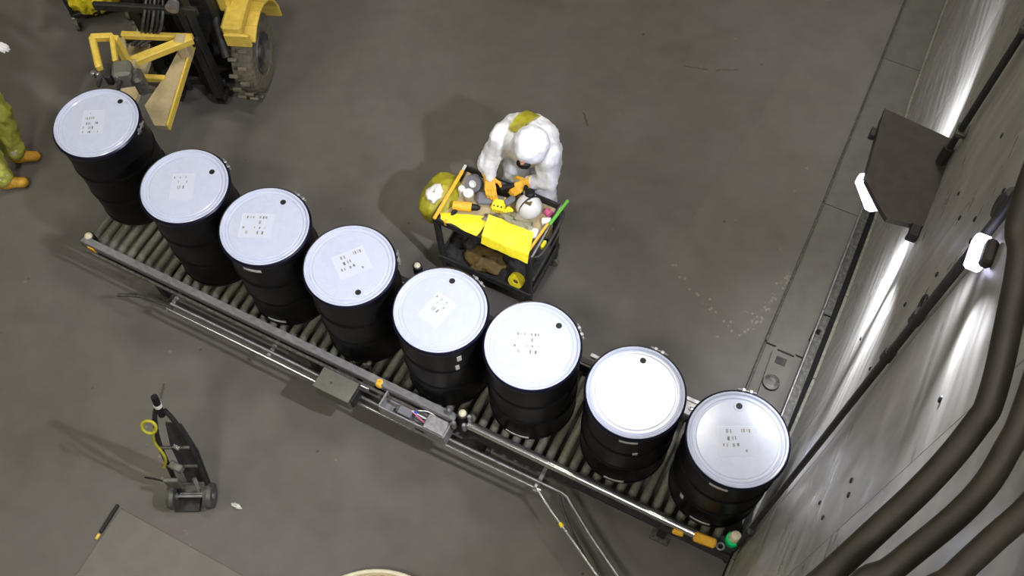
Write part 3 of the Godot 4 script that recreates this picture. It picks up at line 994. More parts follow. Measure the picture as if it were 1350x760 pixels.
func drums() -> void:
	drum_meshes()
	# x, z, bung angle, bung radius, label (x, z, turn in degrees, size, print), lug angle, tapes [angle, height]
	var L := [
		["black drum with white lid held by the yellow forklift clamp", -2.763, -0.174, -80.7, 0.221, -0.026, 0.005, -30.0, 0, 0, -20.0, []],
		["black drum with white lid, second from the forklift end", -1.920, -0.020, -59.9, 0.196, -0.011, 0.010, -28.0, 0, 1, -62.0, [[150.0, 0.50, 6.0]]],
		["black drum with white lid, third from forklift, two pale tape strips", -1.278, 0.005, -87.7, 0.204, -0.048, 0.021, -24.0, 1, 2, -75.0, [[77.0, 0.775, 12.0], [79.0, 0.045, 13.0], [135.0, 0.22, 3.0]]],
		["black drum with white lid whose dark bung faces the front rail", -0.642, 0.009, 43.7, 0.202, 0.005, -0.022, -52.0, 1, 3, -38.0, []],
		["black drum with white lid and slanting print, right in front of the cart", 0.015, 0.029, -98.3, 0.208, -0.018, 0.009, 12.0, 0, 1, -68.0, [[40.0, 0.70, 3.0], [44.0, 0.58, 2.5]]],
		["black drum with white lid left of the brightly shining blank lid", 0.620, -0.008, -65.1, 0.205, -0.023, 0.002, -22.0, 1, 2, -45.0, [[85.0, 0.02, 16.0]]],
		["black drum with brightly shining blank white lid", 1.287, -0.009, -101.0, 0.204, 0.040, -0.042, -40.0, -1, 0, -86.0, [[73.0, 0.775, 11.0], [80.0, 0.03, 13.0], [62.0, 0.55, 3.0]]],
		["black drum with white lid standing against the steel wall, last of the row", 1.918, -0.005, -108.4, 0.199, 0.001, 0.013, -27.0, 1, 3, -100.0, [[88.0, 0.775, 11.0], [88.0, 0.05, 13.0], [122.0, 0.2, 3.0]]],
	]
	for d in L:
		var o := thing("steel_drum", d[0], "drum", Vector3(d[1], 0.40, d[2]), 0.0, "white-lidded drums on the conveyor")
		put("body", cache.body, M.body, o)
		put("clamp_ring", cache.ring, M.ring, o)
		var lid := put("lid", cache.lid, M.lid, o)
		var a: float = deg_to_rad(d[3])
		var bp := Vector3(cos(a) * d[4], 0, sin(a) * d[4])
		put("bung", cache.bung, M.black, lid, Transform3D(Basis.IDENTITY, bp))
		put("bung_ring", cache.bungring, M.lid, lid, Transform3D(Basis.IDENTITY, bp))
		put("ring_lug", cache.lug, M.steel, o, Transform3D(Basis(Vector3.UP, -deg_to_rad(d[10])), Vector3.ZERO))
		if d[8] >= 0:
			put("printed_label", cache.label[d[8]], M.print[d[9]], lid, Transform3D(Basis(Vector3.UP, -deg_to_rad(d[7])), Vector3(d[5], 0, d[6])))
		for t in d[11]:
			var c: float = deg_to_rad(t[0])
			var hw: float = deg_to_rad(t[2])
			var hh := 0.012 if hw > 0.1 else 0.03
			put("tape_strip", arc_patch(0.2925 if t[1] < 0.1 else 0.2865, c - hw, c + hw, t[1], t[1] + hh * 2), M.tape, o)

func pipes() -> void:
	var r := 0.012
	single("air_pipe", tube(mb(), smooth_path([Vector3(-2.05, 0.322, 0.475), Vector3(-1.2, 0.322, 0.472), Vector3(-0.2, 0.322, 0.478), Vector3(0.90, 0.322, 0.468), Vector3(1.08, 0.322, 0.470), Vector3(1.16, 0.31, 0.51), Vector3(1.40, 0.29, 0.66), Vector3(1.95, 0.25, 0.98), Vector3(2.1, 0.02, 1.08)], 5), r, 10), M.steel, "steel pipe along the conveyor front, right hand one, with a rounded elbow", "pipe", "pipes along the conveyor front")
	single("air_pipe", tube(mb(), smooth_path([Vector3(-2.05, 0.322, 0.520), Vector3(-1.2, 0.322, 0.520), Vector3(-0.2, 0.322, 0.525), Vector3(0.82, 0.322, 0.515), Vector3(0.92, 0.32, 0.525), Vector3(1.05, 0.31, 0.60), Vector3(1.35, 0.29, 0.76), Vector3(1.85, 0.25, 1.04), Vector3(2.0, 0.02, 1.14)], 5), r, 10), M.bright, "bright steel pipe with yellow band, turning off left at the hanger", "pipe", "pipes along the conveyor front")
	single("pipe_band", cyl(mb(), Vector3(1.14, 0.306, 0.648), Vector3(1.165, 0.305, 0.661), 0.0145), M.yellow, "yellow band around the bright steel pipe", "band")
	single("air_pipe", tube(mb(), smooth_path([Vector3(1.02, 0.19, 0.42), Vector3(1.16, 0.19, 0.58), Vector3(1.45, 0.18, 0.80), Vector3(1.95, 0.16, 1.12), Vector3(2.06, 0.02, 1.2)], 5), 0.009, 10), M.dull, "dim lower pipe between the two bent steel pipes", "pipe", "pipes along the conveyor front")
	single("tie_rod", tube(mb(), smooth_path([Vector3(-2.52, 0.20, 0.56), Vector3(-2.3, 0.25, 0.50), Vector3(-2.02, 0.322, 0.50)], 5), 0.013, 8), M.dull, "short slanting rod at the left end of the conveyor front", "rod")

func forklift() -> void:
	var o := thing("forklift", "yellow forklift with dusty tyres reaching over the conveyor to hold a drum", "forklift", Vector3(-2.83, 0, -1.63), atan2(0.370, 0.929))
	var C := -0.375
	# wheels
	for s in [0.0, 1.0]:
		var wx := lerpf(0.055, 2 * C - 0.005, s)
		var side := 1.0 if s == 0.0 else -1.0
		var B := Basis(Vector3(0, -side, 0), Vector3(side, 0, 0), Vector3(0, 0, 1))
		var ty := mb()
		lathe(ty, [Vector2(0.17, -0.075), Vector2(0.20, -0.09), Vector2(0.29, -0.09), Vector2(0.32, -0.075), Vector2(0.327, -0.03), Vector2(0.327, 0.03), Vector2(0.32, 0.075), Vector2(0.29, 0.09), Vector2(0.20, 0.09), Vector2(0.17, 0.075)], 40, Transform3D(B, Vector3(wx, 0.335, -0.09)))
		for k in 30:
			var t := TAU * k / 30
			var d := Vector3(0, sin(t), cos(t))
			bx(ty, Vector3(wx + (0.040 if k % 2 else -0.040), 0.352, 0) + d * 0.319, Vector3(0.072, 0.022, 0.030), 0.004, Basis(Vector3(1, 0, 0), d, Vector3(1, 0, 0).cross(d)))
		var w := put("tyre", ty.commit(), M.rubber, o)
		put("rim", lathe(mb(), [Vector2(0.172, 0.075), Vector2(0.165, 0.09), Vector2(0.12, 0.04), Vector2(0.07, 0.04), Vector2(0.06, 0.08), Vector2(0, 0.085)], 28, Transform3D(B, Vector3(wx, 0.335, -0.09))).commit(), M.dull, w)
	put("axle", cyl(mb(), Vector3(-0.03, 0.335, -0.09), Vector3(2 * C + 0.08, 0.335, -0.09), 0.07).commit(), M.dark, o)
	# fenders, body
	for s in [0.0]:
		var fx := lerpf(0.03, 2 * C - 0.03, s)
		var st := mb()
		var prev := Vector3.ZERO
		for k in 8:
			var t := deg_to_rad(58.0 + 18.0 * k)
			var p := Vector3(fx + 0.055, 0.36 + sin(t) * 0.41, cos(t) * 0.41 - 0.09)
			if k > 0:
				beam(st, prev, p, 0.26, 0.02, 0.003)
			prev = p
		put("fender", st.commit(), M.truck, o)
	put("fender_front", bx(mb(), Vector3(0.10, 0.77, 0.165), Vector3(0.20, 0.13, 0.03), 0.008).commit(), M.truck, o)
	put("step_panel", bx(mb(), Vector3(0.06, 0.84, -0.04), Vector3(0.16, 0.10, 0.38), 0.02).commit(), M.truck, o)
	put("side_panel", bx(mb(), Vector3(-0.03, 0.98, -0.30), Vector3(0.10, 0.30, 0.5), 0.02).commit(), M.truck, o)
	put("cowl", bx(mb(), Vector3(C, 0.80, -0.12), Vector3(0.60, 0.55, 0.30), 0.03).commit(), M.dark, o)
	put("hood", bx(mb(), Vector3(C, 0.62, -1.15), Vector3(0.80, 0.66, 1.20), 0.05).commit(), M.truck, o)
	put("counterweight", bx(mb(), Vector3(C, 0.58, -1.95), Vector3(0.84, 0.85, 0.42), 0.08).commit(), M.truck, o)
	put("floor_plate", bx(mb(), Vector3(C, 0.42, -0.45), Vector3(0.62, 0.06, 0.5), 0.01).commit(), M.dark, o)
	put("seat", bx(mb(), Vector3(C, 1.0, -0.95), Vector3(0.48, 0.14, 0.45), 0.05).commit(), M.black, o)
	put("seat_back", bx(mb(), Vector3(C, 1.28, -1.2), Vector3(0.46, 0.5, 0.12), 0.05).commit(), M.black, o)
	put("steering_wheel", ring_torus(mb(), Vector3(C, 1.18, -0.38), 0.17, 0.014, Vector3(0, 0.85, -0.5).normalized()).commit(), M.black, o)
	put("steering_column", cyl(mb(), Vector3(C, 1.05, -0.2), Vector3(C, 1.18, -0.38), 0.025).commit(), M.black, o)
	for s in [0.0, 1.0]:
		for e in [[-0.14, -0.22], [-1.4, -1.5]]:
			var px := lerpf(0.0, 2 * C, s)
			put("guard_pillar", beam(mb(), Vector3(px, 0.85, e[0]), Vector3(px, 2.15, e[1]), 0.07, 0.06, 0.01).commit(), M.truck, o)
	put("guard_roof", bx(mb(), Vector3(C, 2.17, -0.86), Vector3(0.86, 0.06, 1.4), 0.015).commit(), M.truck, o)
	for s in [0.0, 1.0]:
		put("rear_wheel", lathe(mb(), [Vector2(0.0, -0.07), Vector2(0.25, -0.07), Vector2(0.27, -0.04), Vector2(0.27, 0.04), Vector2(0.25, 0.07), Vector2(0, 0.07)], 30, Transform3D(Basis(Vector3(0, -1, 0), Vector3(1, 0, 0), Vector3(0, 0, 1)), Vector3(lerpf(-0.08, 2 * C + 0.08, s), 0.27, -1.45))).commit(), M.rubber, o)
	# mast
	for s in [0.0, 1.0]:
		var px := lerpf(-0.205, -0.57, s)
		var st := mb()
		bx(st, Vector3(px, 1.12, 0.165), Vector3(0.075, 2.10, 0.02), 0.004)
		bx(st, Vector3(px, 1.12, 0.255), Vector3(0.075, 2.10, 0.02), 0.004)
		bx(st, Vector3(px + (0.03 if s == 0.0 else -0.03), 1.12, 0.21), Vector3(0.018, 2.10, 0.11), 0.004)
		put("mast_rail", st.commit(), M.dark, o)
		put("inner_rail", bx(mb(), Vector3(px - (0.05 if s == 0.0 else -0.05), 1.15, 0.21), Vector3(0.03, 1.95, 0.075), 0.004).commit(), M.black, o)
		put("mast_foot", bx(mb(), Vector3(px, 0.13, 0.20), Vector3(0.11, 0.06, 0.13), 0.006).commit(), M.dark, o)
		put("lift_cylinder", cyl(mb(), Vector3(px - (0.10 if s == 0.0 else -0.10), 0.15, 0.18), Vector3(px - (0.10 if s == 0.0 else -0.10), 1.6, 0.18), 0.028).commit(), M.dark, o)
		put("chain", bx(mb(), Vector3(C + (0.09 if s == 0.0 else -0.09), 1.1, 0.24), Vector3(0.025, 1.3, 0.012), 0.002).commit(), M.black, o)
	for y in [0.22, 1.25, 2.12]:
		put("mast_crossbar", bx(mb(), Vector3(C, y, 0.15), Vector3(0.44, 0.08, 0.03), 0.006).commit(), M.dark, o)
	put("carriage_bar", bx(mb(), Vector3(-0.44, 1.22, 0.30), Vector3(0.78, 0.07, 0.04), 0.008).commit(), M.dark, o)
	put("carriage_bar", bx(mb(), Vector3(-0.44, 0.88, 0.30), Vector3(0.60, 0.09, 0.04), 0.008).commit(), M.dark, o)
	for k in 5:
		put("hydraulic_hose", tube(mb(), smooth_path([Vector3(-0.30 - 0.03 * k, 1.30, 0.22), Vector3(-0.32 - 0.035 * k, 1.16, 0.36), Vector3(-0.42 - 0.03 * k, 1.0, 0.36), Vector3(-0.55 - 0.02 * k, 0.92, 0.40)], 5), 0.011, 7).commit(), M.dark if k % 2 else M.dull, o)
	put("tilt_cylinder", cyl(mb(), Vector3(-0.02, 0.62, 0.22), Vector3(-0.12, 0.86, -0.05), 0.035).commit(), M.dark, o)
	put("side_lamp", lathe(mb(), [Vector2(0, -0.03), Vector2(0.04, -0.03), Vector2(0.05, 0.03), Vector2(0, 0.03)], 16, Transform3D(Basis(Vector3(1, 0, 0), PI / 2), Vector3(-0.20, 1.30, 0.33))).commit(), M.steel, o)
	# drum handling attachment: two sleeves, ties, diagonal brace, hooked frame
	var rs := PackedVector2Array([Vector2(-0.21, 0.24), Vector2(-0.21, 1.07), Vector2(-0.30, 1.07), Vector2(-0.42, 0.90), Vector2(-0.335, 0.60), Vector2(-0.28, 0.24)])
	put("fork_sleeve", slab(mb(), rs, 0.80, 0.85).commit(), M.beige, o)
	put("sleeve_edge", bx(mb(), Vector3(-0.204, 0.83, 0.66), Vector3(0.016, 0.07, 0.82), 0.004).commit(), M.truck, o)
	put("fork_sleeve", slab(mb(), PackedVector2Array([Vector2(-0.58, 0.05), Vector2(-0.50, 0.48), Vector2(-0.50, 0.85), Vector2(-0.62, 0.85), Vector2(-0.70, 0.46), Vector2(-0.66, 0.05)]), 0.80, 0.85).commit(), M.beige, o)
	put("tie_bar", beam(mb(), Vector3(-0.50, 0.845, 0.64), Vector3(-0.33, 0.845, 0.64), 0.04, 0.05).commit(), M.truck, o)
	put("diagonal_brace", beam(mb(), Vector3(-0.56, 1.0, 0.64), Vector3(-0.14, 1.0, 0.37), 0.07, 0.06, 0.006).commit(), M.truck, o)
	put("cross_brace", beam(mb(), Vector3(-0.68, 1.0, 0.375), Vector3(-0.14, 1.0, 0.36), 0.045, 0.05, 0.005).commit(), M.truck, o)
	put("side_brace", beam(mb(), Vector3(-0.68, 0.98, 0.40), Vector3(-0.58, 0.98, 0.63), 0.045, 0.05, 0.005).commit(), M.beige, o)
	put("upright", bx(mb(), Vector3(-0.54, 0.93, 0.66), Vector3(0.10, 0.22, 0.08), 0.008).commit(), M.beige, o)
	put("upright", bx(mb(), Vector3(-0.22, 0.93, 0.40), Vector3(0.08, 0.22, 0.08), 0.008).commit(), M.beige, o)
	var hk := mb()
	beam(hk, Vector3(-0.71, 1.30, 0.67), Vector3(-0.55, 1.30, 0.65), 0.045, 0.06, 0.01)
	beam(hk, Vector3(-0.70, 1.30, 0.67), Vector3(-0.57, 1.30, 0.94), 0.045, 0.06, 0.01)
	beam(hk, Vector3(-0.56, 1.30, 0.65), Vector3(-0.47, 1.30, 0.88), 0.035, 0.06, 0.01)
	put("hook_frame", hk.commit(), M.truck, o)
	put("frame_post", bx(mb(), Vector3(-0.54, 1.16, 0.66), Vector3(0.05, 0.30, 0.05), 0.006).commit(), M.truck, o)
	put("clamp_head", bx(mb(), Vector3(-0.40, 1.27, 0.95), Vector3(0.13, 0.16, 0.14), 0.02, Basis(Vector3.UP, 0.25)).commit(), M.boxgrey, o)
	put("clamp_cheek", bx(mb(), Vector3(-0.30, 1.22, 0.97), Vector3(0.07, 0.18, 0.13), 0.02, Basis(Vector3.UP, 0.35)).commit(), M.dull, o)
	put("clamp_arm", bx(mb(), Vector3(-0.50, 1.26, 0.95), Vector3(0.05, 0.10, 0.13), 0.01).commit(), M.dark, o)
	for p in [Vector3(-0.545, 1.285, 1.045), Vector3(-0.40, 1.285, 1.055)]:
		var jw := put("clamp_jaw", bx(mb(), p, Vector3(0.022, 0.03, 0.075), 0.005).commit(), M.dark, o)
		put("jaw_bolt", lathe(mb(), [Vector2(0.018, 0), Vector2(0.016, 0.03), Vector2(0, 0.034)], 12, Transform3D(Basis.IDENTITY, p + Vector3(-0.01, 0.012, -0.045))).commit(), M.bright, jw)
	put("pin", lathe(mb(), [Vector2(0.02, 0), Vector2(0.02, 0.04), Vector2(0, 0.045)], 12, Transform3D(Basis.IDENTITY, Vector3(-0.60, 1.27, 0.98))).commit(), M.bright, o)

# ---- the cart with the tools on it
func tool_cart() -> void:
	var o := thing("service_cart", "dark grey two-shelf service cart heaped with tools and yellow sheets", "cart", Vector3(-0.14, 0, -0.98))
	for y in [0.78, 0.24]:
		var st := mb()
		bx(st, Vector3(0, y, 0), Vector3(0.74, 0.03, 0.47), 0.008)
		for s in [1.0, -1.0]:
			bx(st, Vector3(0, y + 0.035, 0.237 * s), Vector3(0.76, 0.07, 0.016), 0.005)
			bx(st, Vector3(0.372 * s, y + 0.035, 0), Vector3(0.016, 0.07, 0.46), 0.005)
		put("tray", st.commit(), M.cartgrey, o)
	for sx in [1.0, -1.0]:
		for sz in [1.0, -1.0]:
			put("leg", beam(mb(), Vector3(0.352 * sx, 0.12, 0.215 * sz), Vector3(0.358 * sx, 0.78, 0.222 * sz), 0.045, 0.04, 0.008).commit(), M.cartgrey, o)
			var c := put("caster", cyl(mb(), Vector3(0.335 * sx, 0.055, 0.21 * sz - 0.015), Vector3(0.335 * sx, 0.055, 0.21 * sz + 0.015), 0.054, 20).commit(), M.rubber, o)
			put("fork", bx(mb(), Vector3(0.335 * sx, 0.10, 0.21 * sz), Vector3(0.05, 0.07, 0.05), 0.006).commit(), M.dull, c)
	put("liner", bx(mb(), Vector3(0, 0.797, 0), Vector3(0.70, 0.006, 0.44), 0.002).commit(), M.beige, o)
	put("rim_strip", beam(mb(), Vector3(0.385, 0.852, 0.23), Vector3(0.385, 0.852, -0.235), 0.014, 0.012, 0.003).commit(), M.steel, o)
	put("handle", tube(mb(), smooth_path([Vector3(0.37, 0.82, 0.20), Vector3(0.43, 0.84, 0.16), Vector3(0.43, 0.84, -0.16), Vector3(0.37, 0.82, -0.20)], 4), 0.012, 8).commit(), M.cartgrey, o)
	put("shelf_rail", beam(mb(), Vector3(0.385, 0.5, 0.22), Vector3(0.385, 0.5, -0.22), 0.012, 0.02).commit(), M.dull, o)
	var T := 0.797
	# bag and cloth at the left end
	var b := thing("plastic_bag", "olive yellow plastic bag bulging over the left end of the cart", "bag", Vector3(-0.60, 0.735, -0.95))
	put("bag", blob(mb(), Vector3(0.03, 0, -0.01), Vector3(0.14, 0.14, 0.205), 0.16, 61, 2.0, 44).commit(), M.olive, b)
	single("cloth", blob(mb(), Vector3(-0.585, 0.865, -0.90), Vector3(0.06, 0.03, 0.075), 0.45, 62, 5.0, 24), M.white, "crumpled white cloth lying in the olive bag at the cart end", "cloth")
	var p := thing("pole", "yellow pole with a pale tip lying across the left end of the cart", "pole", Vector3(-0.45, 0.872, -0.95))
	put("shaft", beam(mb(), Vector3(-0.035, 0.0, 0.235), Vector3(-0.035, 0.03, -0.19), 0.026, 0.02, 0.006).commit(), M.orange, p)
	put("tip", beam(mb(), Vector3(-0.035, 0.03, -0.19), Vector3(-0.035, 0.035, -0.235), 0.020, 0.016, 0.004).commit(), M.tape, p)
	# grey tape roll
	var t := thing("tape_roll", "grey tape roll leaning at the back left of the cart tray", "tape", Vector3(-0.38, T + 0.065, -1.10))
	var TB := Basis(Vector3(1, 0, 0), 0.9)
	put("roll", lathe(mb(), [Vector2(0.028, -0.024), Vector2(0.062, -0.024), Vector2(0.064, 0.0), Vector2(0.062, 0.024), Vector2(0.028, 0.024), Vector2(0.028, -0.024)], 26, Transform3D(TB, Vector3.ZERO)).commit(), M.grey, t)
	put("core", lathe(mb(), [Vector2(0.0, -0.015), Vector2(0.027, -0.015), Vector2(0.027, 0.022), Vector2(0.02, 0.022), Vector2(0.0, 0.0)], 18, Transform3D(TB, Vector3.ZERO)).commit(), M.white, t)
	# power drill
	var d := thing("power_drill", "orange and black power drill lying at the left of the cart tray", "drill", Vector3(-0.36, T + 0.035, -0.905), 0.35)
	put("motor", cyl(mb(), Vector3(-0.07, 0.02, 0), Vector3(0.06, 0.02, 0), 0.034).commit(), M.orange, d)
	put("chuck", lathe(mb(), [Vector2(0.026, 0), Vector2(0.022, 0.04), Vector2(0.010, 0.06), Vector2(0, 0.06)], 16, Transform3D(Basis(Vector3(0, 0, 1), -PI / 2), Vector3(0.06, 0.02, 0))).commit(), M.black, d)
	put("grip", beam(mb(), Vector3(-0.05, 0.01, 0.02), Vector3(-0.075, 0.0, 0.11), 0.035, 0.03, 0.01).commit(), M.black, d)
	put("battery", bx(mb(), Vector3(-0.08, 0.0, 0.125), Vector3(0.075, 0.055, 0.04), 0.008).commit(), M.orange, d)
	var j := thing("jar", "clear jar with a white lid behind the power drill", "jar", Vector3(-0.365, T, -0.995))
	put("glass", lathe(mb(), [Vector2(0, 0), Vector2(0.038, 0), Vector2(0.04, 0.06), Vector2(0.034, 0.085)], 22).commit(), M.film, j)
	put("lid", lathe(mb(), [Vector2(0.036, 0.085), Vector2(0.036, 0.10), Vector2(0, 0.102)], 22).commit(), M.white, j)
	single("bottle_cap", lathe(mb(), [Vector2(0.0, T), Vector2(0.026, T), Vector2(0.026, T + 0.09), Vector2(0.02, T + 0.10), Vector2(0, T + 0.10)], 18, Transform3D(Basis.IDENTITY, Vector3(-0.425, 0, -1.01))), M.white, "small white capped bottle beside the yellow pole", "bottle")
	single("folded_cloth", bx(mb(), Vector3(-0.265, T + 0.03, -1.045), Vector3(0.12, 0.06, 0.10), 0.02, Basis(Vector3.UP, 0.4)), M.grey, "folded grey cloth pad behind the left glove on the cart", "cloth")
	# yellow meter and its small neighbour
	var m := thing("gas_meter", "yellow handheld meter with three dark buttons in the middle of the cart tray", "meter", Vector3(-0.150, T, -1.04), 0.2)
	put("case", bx(mb(), Vector3(0, 0.035, 0), Vector3(0.095, 0.06, 0.115), 0.012).commit(), M.yellow, m)
	for k in 3:
		put("button", lathe(mb(), [Vector2(0.007, 0.064), Vector2(0.006, 0.068), Vector2(0, 0.068)], 10, Transform3D(Basis.IDENTITY, Vector3(-0.026 + 0.026 * k, 0, 0.036))).commit(), M.black, m)
	put("window", bx(mb(), Vector3(0, 0.066, -0.035), Vector3(0.055, 0.004, 0.026), 0.001).commit(), M.grey, m)
	single("yellow_case", bx(mb(), Vector3(-0.070, T + 0.03, -1.015), Vector3(0.055, 0.045, 0.075), 0.01, Basis(Vector3.UP, -0.3)), M.yellow, "small yellow case right of the yellow meter", "case")
	# dark pouch with grey lining
	var pc := thing("tool_pouch", "dark open tool pouch at the back of the cart below the person", "pouch", Vector3(-0.175, T, -1.165))
	var pw := mb()
	beam(pw, Vector3(-0.10, 0.09, -0.02), Vector3(0.0, 0.075, 0.05), 0.035, 0.12, 0.012)
	beam(pw, Vector3(0.0, 0.075, 0.05), Vector3(0.10, 0.10, -0.02), 0.035, 0.12, 0.012)
	bx(pw, Vector3(0, 0.02, 0.0), Vector3(0.2, 0.035, 0.10), 0.012)
	put("pouch", pw.commit(), M.black, pc)
	put("lining", bx(mb(), Vector3(0.0, 0.05, -0.005), Vector3(0.11, 0.06, 0.05), 0.01).commit(), M.grey, pc)
	single("scanner", beam(mb(), Vector3(-0.115, T + 0.05, -1.05), Vector3(-0.065, T + 0.075, -1.12), 0.05, 0.045, 0.014), M.grey, "grey rounded hand scanner under the right glove", "scanner")
	# round white jug
	var g := thing("round_jug", "round white jug with dark cap and brown label at the right of the cart", "jug", Vector3(0.058, T, -1.085))
	put("ball", blob(mb(), Vector3(0, 0.09, 0), Vector3(0.09, 0.09, 0.09), 0.0, 1, 1.0, 32).commit(), M.white, g)
	put("cap", lathe(mb(), [Vector2(0.034, 0.155), Vector2(0.034, 0.195), Vector2(0.022, 0.205), Vector2(0, 0.205)], 18, Transform3D(Basis.IDENTITY, Vector3(-0.015, 0, -0.045))).commit(), M.black, g)
	put("jug_label", bx(mb(), Vector3(0.005, 0.168, 0.02), Vector3(0.05, 0.02, 0.035), 0.004).commit(), M.brown, g)
	put("strap", ring_torus(mb(), Vector3(0.01, 0.09, 0), 0.091, 0.006, Vector3(0.7, 0.1, 0.4).normalized(), 24, 6).commit(), M.dark, g)
	var sp := thing("spray_bottle", "small bottle with black trigger and blue band between jug and sleeve", "bottle", Vector3(-0.005, T, -1.185))
	put("flask", lathe(mb(), [Vector2(0, 0), Vector2(0.032, 0), Vector2(0.032, 0.10), Vector2(0.014, 0.14), Vector2(0.014, 0.16)], 18).commit(), M.white, sp)
	put("band", lathe(mb(), [Vector2(0.033, 0.075), Vector2(0.033, 0.10)], 18).commit(), M.bluetip, sp)
	put("trigger", bx(mb(), Vector3(0.0, 0.175, 0.012), Vector3(0.025, 0.03, 0.065), 0.008).commit(), M.black, sp)
	single("pink_roll", cyl(mb(), Vector3(0.165, T + 0.028, -1.14), Vector3(0.205, T + 0.035, -1.12), 0.026), M.pink, "small pink roll right of the white jug", "roll")
	single("paper_pad", bx(mb(), Vector3(0.205, T + 0.03, -1.06), Vector3(0.07, 0.05, 0.05), 0.008, Basis(Vector3.UP, 0.5)), M.white, "white paper pad beside the pink roll", "pad")
	single("paper_box", bx(mb(), Vector3(0.155, T + 0.025, -0.93), Vector3(0.09, 0.05, 0.08), 0.008, Basis(Vector3.UP, 0.3)), M.white, "white paper carton at the right of the cart behind the yellow sheet", "carton")
	single("film_bag", blob(mb(), Vector3(0.02, T + 0.045, -0.945), Vector3(0.12, 0.05, 0.075), 0.8, 66, 5.0, 30), M.film, "crumpled clear plastic bag in front of the white jug", "bag")
	single("metal_clip", blob(mb(), Vector3(-0.14, T + 0.04, -0.905), Vector3(0.05, 0.035, 0.035), 1.2, 67, 8.0, 22), M.steel, "crumpled silver foil in front of the yellow meter", "foil")
	single("green_stick", beam(mb(), Vector3(0.245, 0.875, -1.02), Vector3(0.29, 0.94, -1.22), 0.022, 0.018, 0.006), M.lime, "bright green stick poking out of the right back corner of the cart", "stick")
	single("yellow_rod", beam(mb(), Vector3(0.205, 0.868, -0.76), Vector3(0.235, 0.885, -1.02), 0.018, 0.014, 0.004), M.orange, "thin yellow rod lying along the right rim of the cart", "rod")
	# yellow sheets
	single("yellow_sheet", sheet(mb(), [[Vector3(-0.50, 0.835, -0.80), Vector3(-0.14, 0.845, -0.92)], [Vector3(-0.46, 0.868, -0.765), Vector3(-0.155, 0.868, -0.79)], [Vector3(-0.45, 0.862, -0.745), Vector3(-0.165, 0.862, -0.735)]], 12, 14, 0.02, 71), M.yellow, "yellow plastic sheet lining the left front of the cart tray", "sheet")
	single("yellow_sheet", sheet(mb(), [[Vector3(-0.155, 0.905, -0.90), Vector3(0.185, 0.90, -0.905)], [Vector3(-0.125, 0.893, -0.74), Vector3(0.225, 0.893, -0.745)], [Vector3(-0.12, 0.83, -0.708), Vector3(0.235, 0.83, -0.708)]], 12, 14, 0.012, 72), M.yellow, "bright yellow rectangular sheet hanging over the right front edge of the cart", "sheet")
	# lower shelf
	var yr := thing("tape_roll", "yellow tape roll on the lower shelf of the cart", "tape", Vector3(0.095, 0.318, -0.80))
	var YB := Basis(Vector3(1, 0, 0), PI / 2 - 0.35)
	put("roll", lathe(mb(), [Vector2(0.022, -0.022), Vector2(0.058, -0.022), Vector2(0.06, 0.0), Vector2(0.058, 0.022), Vector2(0.022, 0.022), Vector2(0.022, -0.022)], 24, Transform3D(YB, Vector3.ZERO)).commit(), M.yellow, yr)
	put("core", lathe(mb(), [Vector2(0.0, -0.012), Vector2(0.021, -0.012), Vector2(0.021, 0.012), Vector2(0.0, 0.012)], 16, Transform3D(YB, Vector3.ZERO)).commit(), M.brown, yr)
	single("brown_bag", blob(mb(), Vector3(-0.20, 0.30, -0.86), Vector3(0.15, 0.045, 0.10), 0.5, 75, 4.0, 30), M.brown, "brown bag slumped on the lower shelf of the cart", "bag")
	single("grey_bundle", blob(mb(), Vector3(-0.36, 0.31, -1.0), Vector3(0.10, 0.06, 0.13), 0.6, 76, 4.0, 26), M.dark, "dark bundle on the lower shelf behind the brown bag", "bundle")
	single("yellow_clip", bx(mb(), Vector3(0.26, 0.80, -0.90), Vector3(0.03, 0.05, 0.06), 0.008), M.yellow, "small yellow clip on the right side of the cart", "clip")

